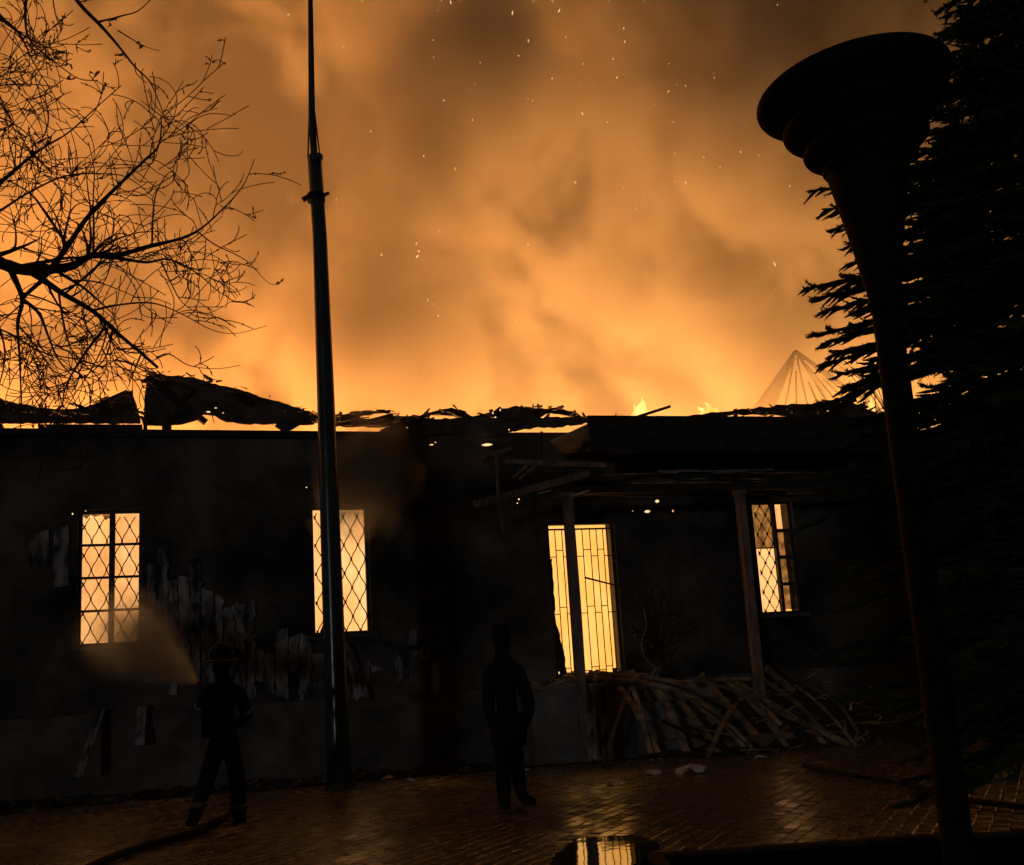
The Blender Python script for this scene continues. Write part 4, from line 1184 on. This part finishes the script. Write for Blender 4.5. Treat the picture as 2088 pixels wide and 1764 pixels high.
items = [((1200, 1372), (1420, 1398), -1.7, -2.2, 0.068, 0.028, 'plank', 'long pale plank leading from the doorway down onto the heap'),
         ((1210, 1385), (1395, 1412), -1.8, -2.3, 0.061, 0.028, 'plank', 'lower of two parallel planks leading from the doorway onto the heap'),
         ((1340, 1408), (1405, 1560), -2.2, -2.8, 0.109, 0.021, 'plank', 'wide upright brown plank leaning on the heap front left'),
         ((1262, 1400), (1350, 1570), -2.2, -2.9, 0.088, 0.021, 'plank', 'narrow dark plank leaning left of the wide upright one'),
         ((1232, 1405), (1236, 1555), -2.1, -2.5, 0.109, 0.021, 'flaked', 'pale grey board standing upright against the porch base'),
         ((1205, 1410), (1208, 1548), -2.05, -2.4, 0.116, 0.021, 'flaked', 'second pale grey board standing left of the upright one'),
         ((1385, 1430), (1470, 1545), -2.2, -3.0, 0.095, 0.021, 'plank', 'brown plank sloping down in front of the black gap'),
         ((1420, 1440), (1530, 1552), -2.2, -3.0, 0.061, 0.021, 'plank', 'thin plank sloping parallel beside the black gap'),
         ((1450, 1400), (1560, 1520), -2.0, -2.9, 0.109, 0.021, 'plank', 'charred plank upper left of the heap, resting on the steps'), ((1480, 1395), (1590, 1480), -1.9, -2.6, 0.136, 0.021, 'plank', 'charred plank at the top middle of the heap, wide and tilted'),
         ((1500, 1390), (1680, 1500), -1.8, -2.7, 0.082, 0.028, 'plank', 'charred plank running down the right slope of the heap'), ((1560, 1440), (1735, 1555), -2.0, -3.1, 0.109, 0.028, 'plank', 'long plank reaching the right foot of the heap, its end lit'),
         ((1590, 1430), (1720, 1510), -1.8, -2.6, 0.095, 0.021, 'plank', 'charred plank on the right slope, below the top sheet'), ((1480, 1520), (1620, 1500), -2.8, -2.9, 0.109, 0.028, 'bent', 'bent pale board lying near the front foot of the heap'),
         ((1540, 1545), (1610, 1480), -3.0, -2.8, 0.068, 0.021, 'plank', 'charred plank crossing the pale board near the front foot'), ((1560, 1360), (1620, 1410), -1.9, -2.1, 0.136, 0.014, 'bent', 'curved pale sheet sticking up at the top right of the heap'),
         ((1380, 1392), (1560, 1385), -1.9, -2.0, 0.054, 0.035, 'plank', 'charred plank thin, lying level along the top of the heap'), ((1290, 1400), (1330, 1560), -2.3, -3.0, 0.068, 0.021, 'plank', 'charred plank propped left of the wide upright plank'), ((1640, 1490), (1690, 1570), -2.7, -3.2, 0.082, 0.021, 'plank', 'charred plank at the right front corner of the heap'),
         ((1300, 1545), (1460, 1562), -3.0, -3.0, 0.068, 0.035, 'char', 'black beam lying along the front foot of the heap'), ((1460, 1560), (1600, 1556), -3.0, -3.0, 0.068, 0.035, 'char', 'charred plank black, lying along the front foot at right'),
         ((1350, 1470), (1500, 1562), -2.6, -3.2, 0.054, 0.021, 'char', 'charred plank black, sloping under the brown planks'), ((1590, 1540), (1700, 1565), -3.1, -3.2, 0.048, 0.021, 'char', 'charred plank black, at the far right foot of the heap')]
for (a, b, ya, yb, w_, h_, m_, lab) in items:
    pa, pb_ = hw(*a, ya), hw(*b, yb)
    pb_.z = max(.06, pb_.z); pa.z = max(.06, pa.z)
    o = plank(pa, pb_, w_, h_, m_, lab, GP, rn.uniform(.0, .10))
ordn = ('leftmost', 'second', 'third', 'fourth', 'fifth', 'sixth', 'seventh', 'rightmost')
for k in range(8):
    u = 1300 + k * 52
    a = hw(u + rn.uniform(-20, 20), rn.uniform(1380, 1420), -1.9 + rn.uniform(-.2, .2)); b = hw(u + (rn.uniform(90, 260) if k % 4 else rn.uniform(-90, -20)), rn.uniform(1520, 1562), -3.1 + rn.uniform(-.3, .3)); b.z = max(.06, b.z)
    plank(a, b, rn.uniform(.03, .08), .012, rn.choice(('bent', 'plank', 'bent')), ('%s bent scorched strip draped over the plank heap' if k in (0, 7) else '%s bent scorched strip from the left, draped over the plank heap') % ordn[k], 'bent strips draped over the heap', rn.uniform(.08, .34), 'bent_strip')
hm = MB(); rnh = random.Random(2)          # the mound of ash and rubble that carries the planks
nx, ny = 26, 14
for j in range(ny + 1):
    for i in range(nx + 1):
        x = 8.0 + 4.2 * i / nx; y = -3.1 + 3.0 * j / ny
        e = max(0.0, math.sin(math.pi * i / nx)) ** .7 * (1 - abs(j / ny - .62) ** 1.6 * 2.2)
        hm.v.append((x, y, max(.0, .85 * max(0, e) * (1 + .4 * mnoise.noise(Vector((x * 2.2, y * 2.2, 0))))) + .01))
hm.f = [(j * (nx + 1) + i, j * (nx + 1) + i + 1, (j + 1) * (nx + 1) + i + 1, (j + 1) * (nx + 1) + i) for j in range(ny) for i in range(nx)]
o = hm.build('ash_mound', M['char']); o.matrix_world = HM; tag(o, 'low black mound of ash and rubble under the plank heap', 'ash mound', kind='stuff')
sp2 = MB(); rs = random.Random(91)
for k in range(170):
    x = rs.uniform(8.1, 12.2); y = rs.uniform(-3.3, -1.2); e = max(0.0, math.sin(math.pi * (x - 8.0) / 4.3)) ** .7
    p = Vector((x, y, .06 + rs.random() * (.25 + .95 * e * max(0, 1 - abs(y + 1.9) / 1.5))))
    dv = Vector((rs.uniform(-1, 1), rs.uniform(-1, .6), rs.uniform(-.5, .35))).normalized(); l_ = rs.choice((.08, .15, .3, .5)) * rs.uniform(.6, 1.2)
    q = p + dv * l_
    if q.z < .03: q.z = .03
    sp2.beam(p, q, rs.uniform(.012, .05), rs.uniform(.008, .02), taper=rs.uniform(.3, 1))
o = sp2.build('splinters', M['plank']); o.matrix_world = HM; tag(o, 'splinters and laths strewn over the plank heap', 'splinters', kind='stuff')
# burnt bush right of the door and loose wire
bush = empty('burnt_bush', HM @ Vector((8.75, -.7, 1.1))); v0 = bush.location.copy(); rn = random.Random(15)
bm_ = MB()
for k in range(16):
    a = hw(rn.uniform(1290, 1340), 1345, -.8); b = hw(rn.uniform(1268, 1420), rn.uniform(1150, 1330), -.8 + rn.uniform(-.3, .3))
    m_ = a.lerp(b, .5) + Vector((rn.uniform(-.12, .12), 0, .08))
    MB().tube([a - v0, m_ - v0, b - v0], [.012, .009, .003], 4).build('stem', M['bark'], bush)
    for _ in range(7):
        c_ = m_.lerp(b, rn.random()) - v0; s_ = rn.uniform(.03, .07); dv = Vector((rn.gauss(0, 1), rn.gauss(0, 1), rn.gauss(0, 1))).normalized(); e_ = dv.orthogonal().normalized() * s_ * .4
        bm_.add([c_, c_ + dv * s_ + e_, c_ + dv * s_ * 2, c_ + dv * s_ - e_], [(0, 1, 2, 3)])
bm_.build('scorched_leaves', M['needle'], bush)
tag(bush, 'scorched bush with few leaves right of the doorway', 'bush')
wire = MB().tube(smoothpath([hw(1312, 1240, -1.0), hw(1318, 1275, -1.1), hw(1308, 1310, -1.2), hw(1318, 1345, -1.4), hw(1345, 1368, -1.6)], 5), .011, 6).build('hanging_cable', M['post'])
tag(wire, 'curved pale cable hanging right of the doorway', 'cable')
# leaning boards at the lower left, litter
plank(hw(208, 1448, -.15), hw(160, 1585, -.6), .11, .03, 'flaked', 'pale narrow board leaning on the plinth below the leftmost window', None)
plank(hw(290, 1440, -.12), hw(285, 1520, -.3), .14, .03, 'flaked', 'short pale board leaning on the plinth left of the firefighter', None)
plank(hw(728, 1430, -.6), hw(705, 1310, -.2), .05, .03, 'flaked', 'thin pale batten leaning on the wall right of the flagpole', None)
def litter(u, v, s_, lab, seed):
    c_ = on_ground(u, v, .02); rl = random.Random(seed); mb = MB()
    pts = [(rl.uniform(.6, 1.1) * s_ * math.cos(t), rl.uniform(.6, 1.1) * s_ * .8 * math.sin(t)) for t in [k * math.pi / 5 for k in range(10)]]
    vv = [(x, y, rl.uniform(0, s_ * .5)) for x, y in pts] + [(0, 0, s_ * .55)]
    mb.v = vv + [(x, y, z - .006) for x, y, z in vv]
    mb.f = [(k, (k + 1) % 10, 10) for k in range(10)] + [((k + 1) % 10 + 11, k + 11, 21) for k in range(10)] + [(k, k + 11, (k + 1) % 10 + 11, (k + 1) % 10) for k in range(10)]
    o = mb.build('litter', M['litter']); o.location = (c_.x, c_.y, .055); tag(o, lab, 'litter')
litter(792, 1594, .10, 'crumpled pale scrap of litter right of the flagpole foot', 1)
litter(838, 1598, .07, 'smaller pale scrap of litter between the flagpole and bystander', 2)
litter(1074, 1578, .07, 'pale scrap of litter right of the bystander by the porch base', 3)
litter(1552, 1552, .09, 'pale scrap of litter at the front foot of the plank heap', 4)
litter(1412, 1583, .20, 'larger pale sheet scrap on wet paving before the plank heap', 5)
litter(1330, 1586, .12, 'pale sheet scrap on wet paving between the steps and the larger sheet', 6)
litter(1250, 1607, .11, 'pale scrap lying alone on the wet paving in line with the doorway', 7)
gv = MB(); rn = random.Random(60)
for k in range(1500):
    x = rn.uniform(-3, 18); y = -rn.uniform(.15, 3.1) if x < 5.8 or x > 12 else -rn.uniform(2.4, 3.6)
    s_ = abs(rn.gauss(0, .035)) + .012
    p = Vector((x, y, s_ * .3)); dv = Vector((rn.uniform(-1, 1), rn.uniform(-1, 1), rn.uniform(-.15, .25))).normalized()
    gv.beam(p - dv * s_, p + dv * s_ * rn.uniform(.6, 2), s_ * rn.uniform(.5, 1.3), s_ * rn.uniform(.3, .8))
o = gv.build('rubble', M['plinth']); o.matrix_world = HM; tag(o, 'scattered rubble along the foot of the wall', 'rubble', kind='stuff')

# sparks drifting in the smoke
spk = MB(); rn = random.Random(101)
pts = [(1140, 22), (588, 30), (1272, 58), (1250, 120), (1258, 158), (1462, 168), (1364, 130), (905, 205), (756, 268), (1042, 275), (1086, 205), (722, 236), (1455, 150), (1126, 160), (872, 612), (1622, 412), (895, 470), (1556, 360), (1274, 85), (700, 95), (1585, 10), (1620, 470), (1510, 310), (1185, 65)]
for k in range(120):
    pts.append((min(1740, max(430, rn.gauss(1100, 330))), min(800, max(2, rn.gauss(330, 230)))))
for (u, v) in pts:
    yy = rn.uniform(-2, 1.0); c_ = hp(u, v, yy)
    if c_.z < 5.9: continue
    r_ = min(.015, .0045 + rn.expovariate(1 / .0035))
    dv = Vector((rn.gauss(0, .5), 0, 1)).normalized() * r_ * rn.choice((1, 1, 1.4, 2.5, 4))
    spk.tube([c_ - dv, c_ - dv * .5, c_, c_ + dv * .5, c_ + dv], [.001, r_ * .8, r_, r_ * .8, .001], 5)
o = spk.build('sparks', M['spark']); o.matrix_world = HM; tag(o, 'glowing sparks drifting up through the smoke', 'sparks', kind='stuff')
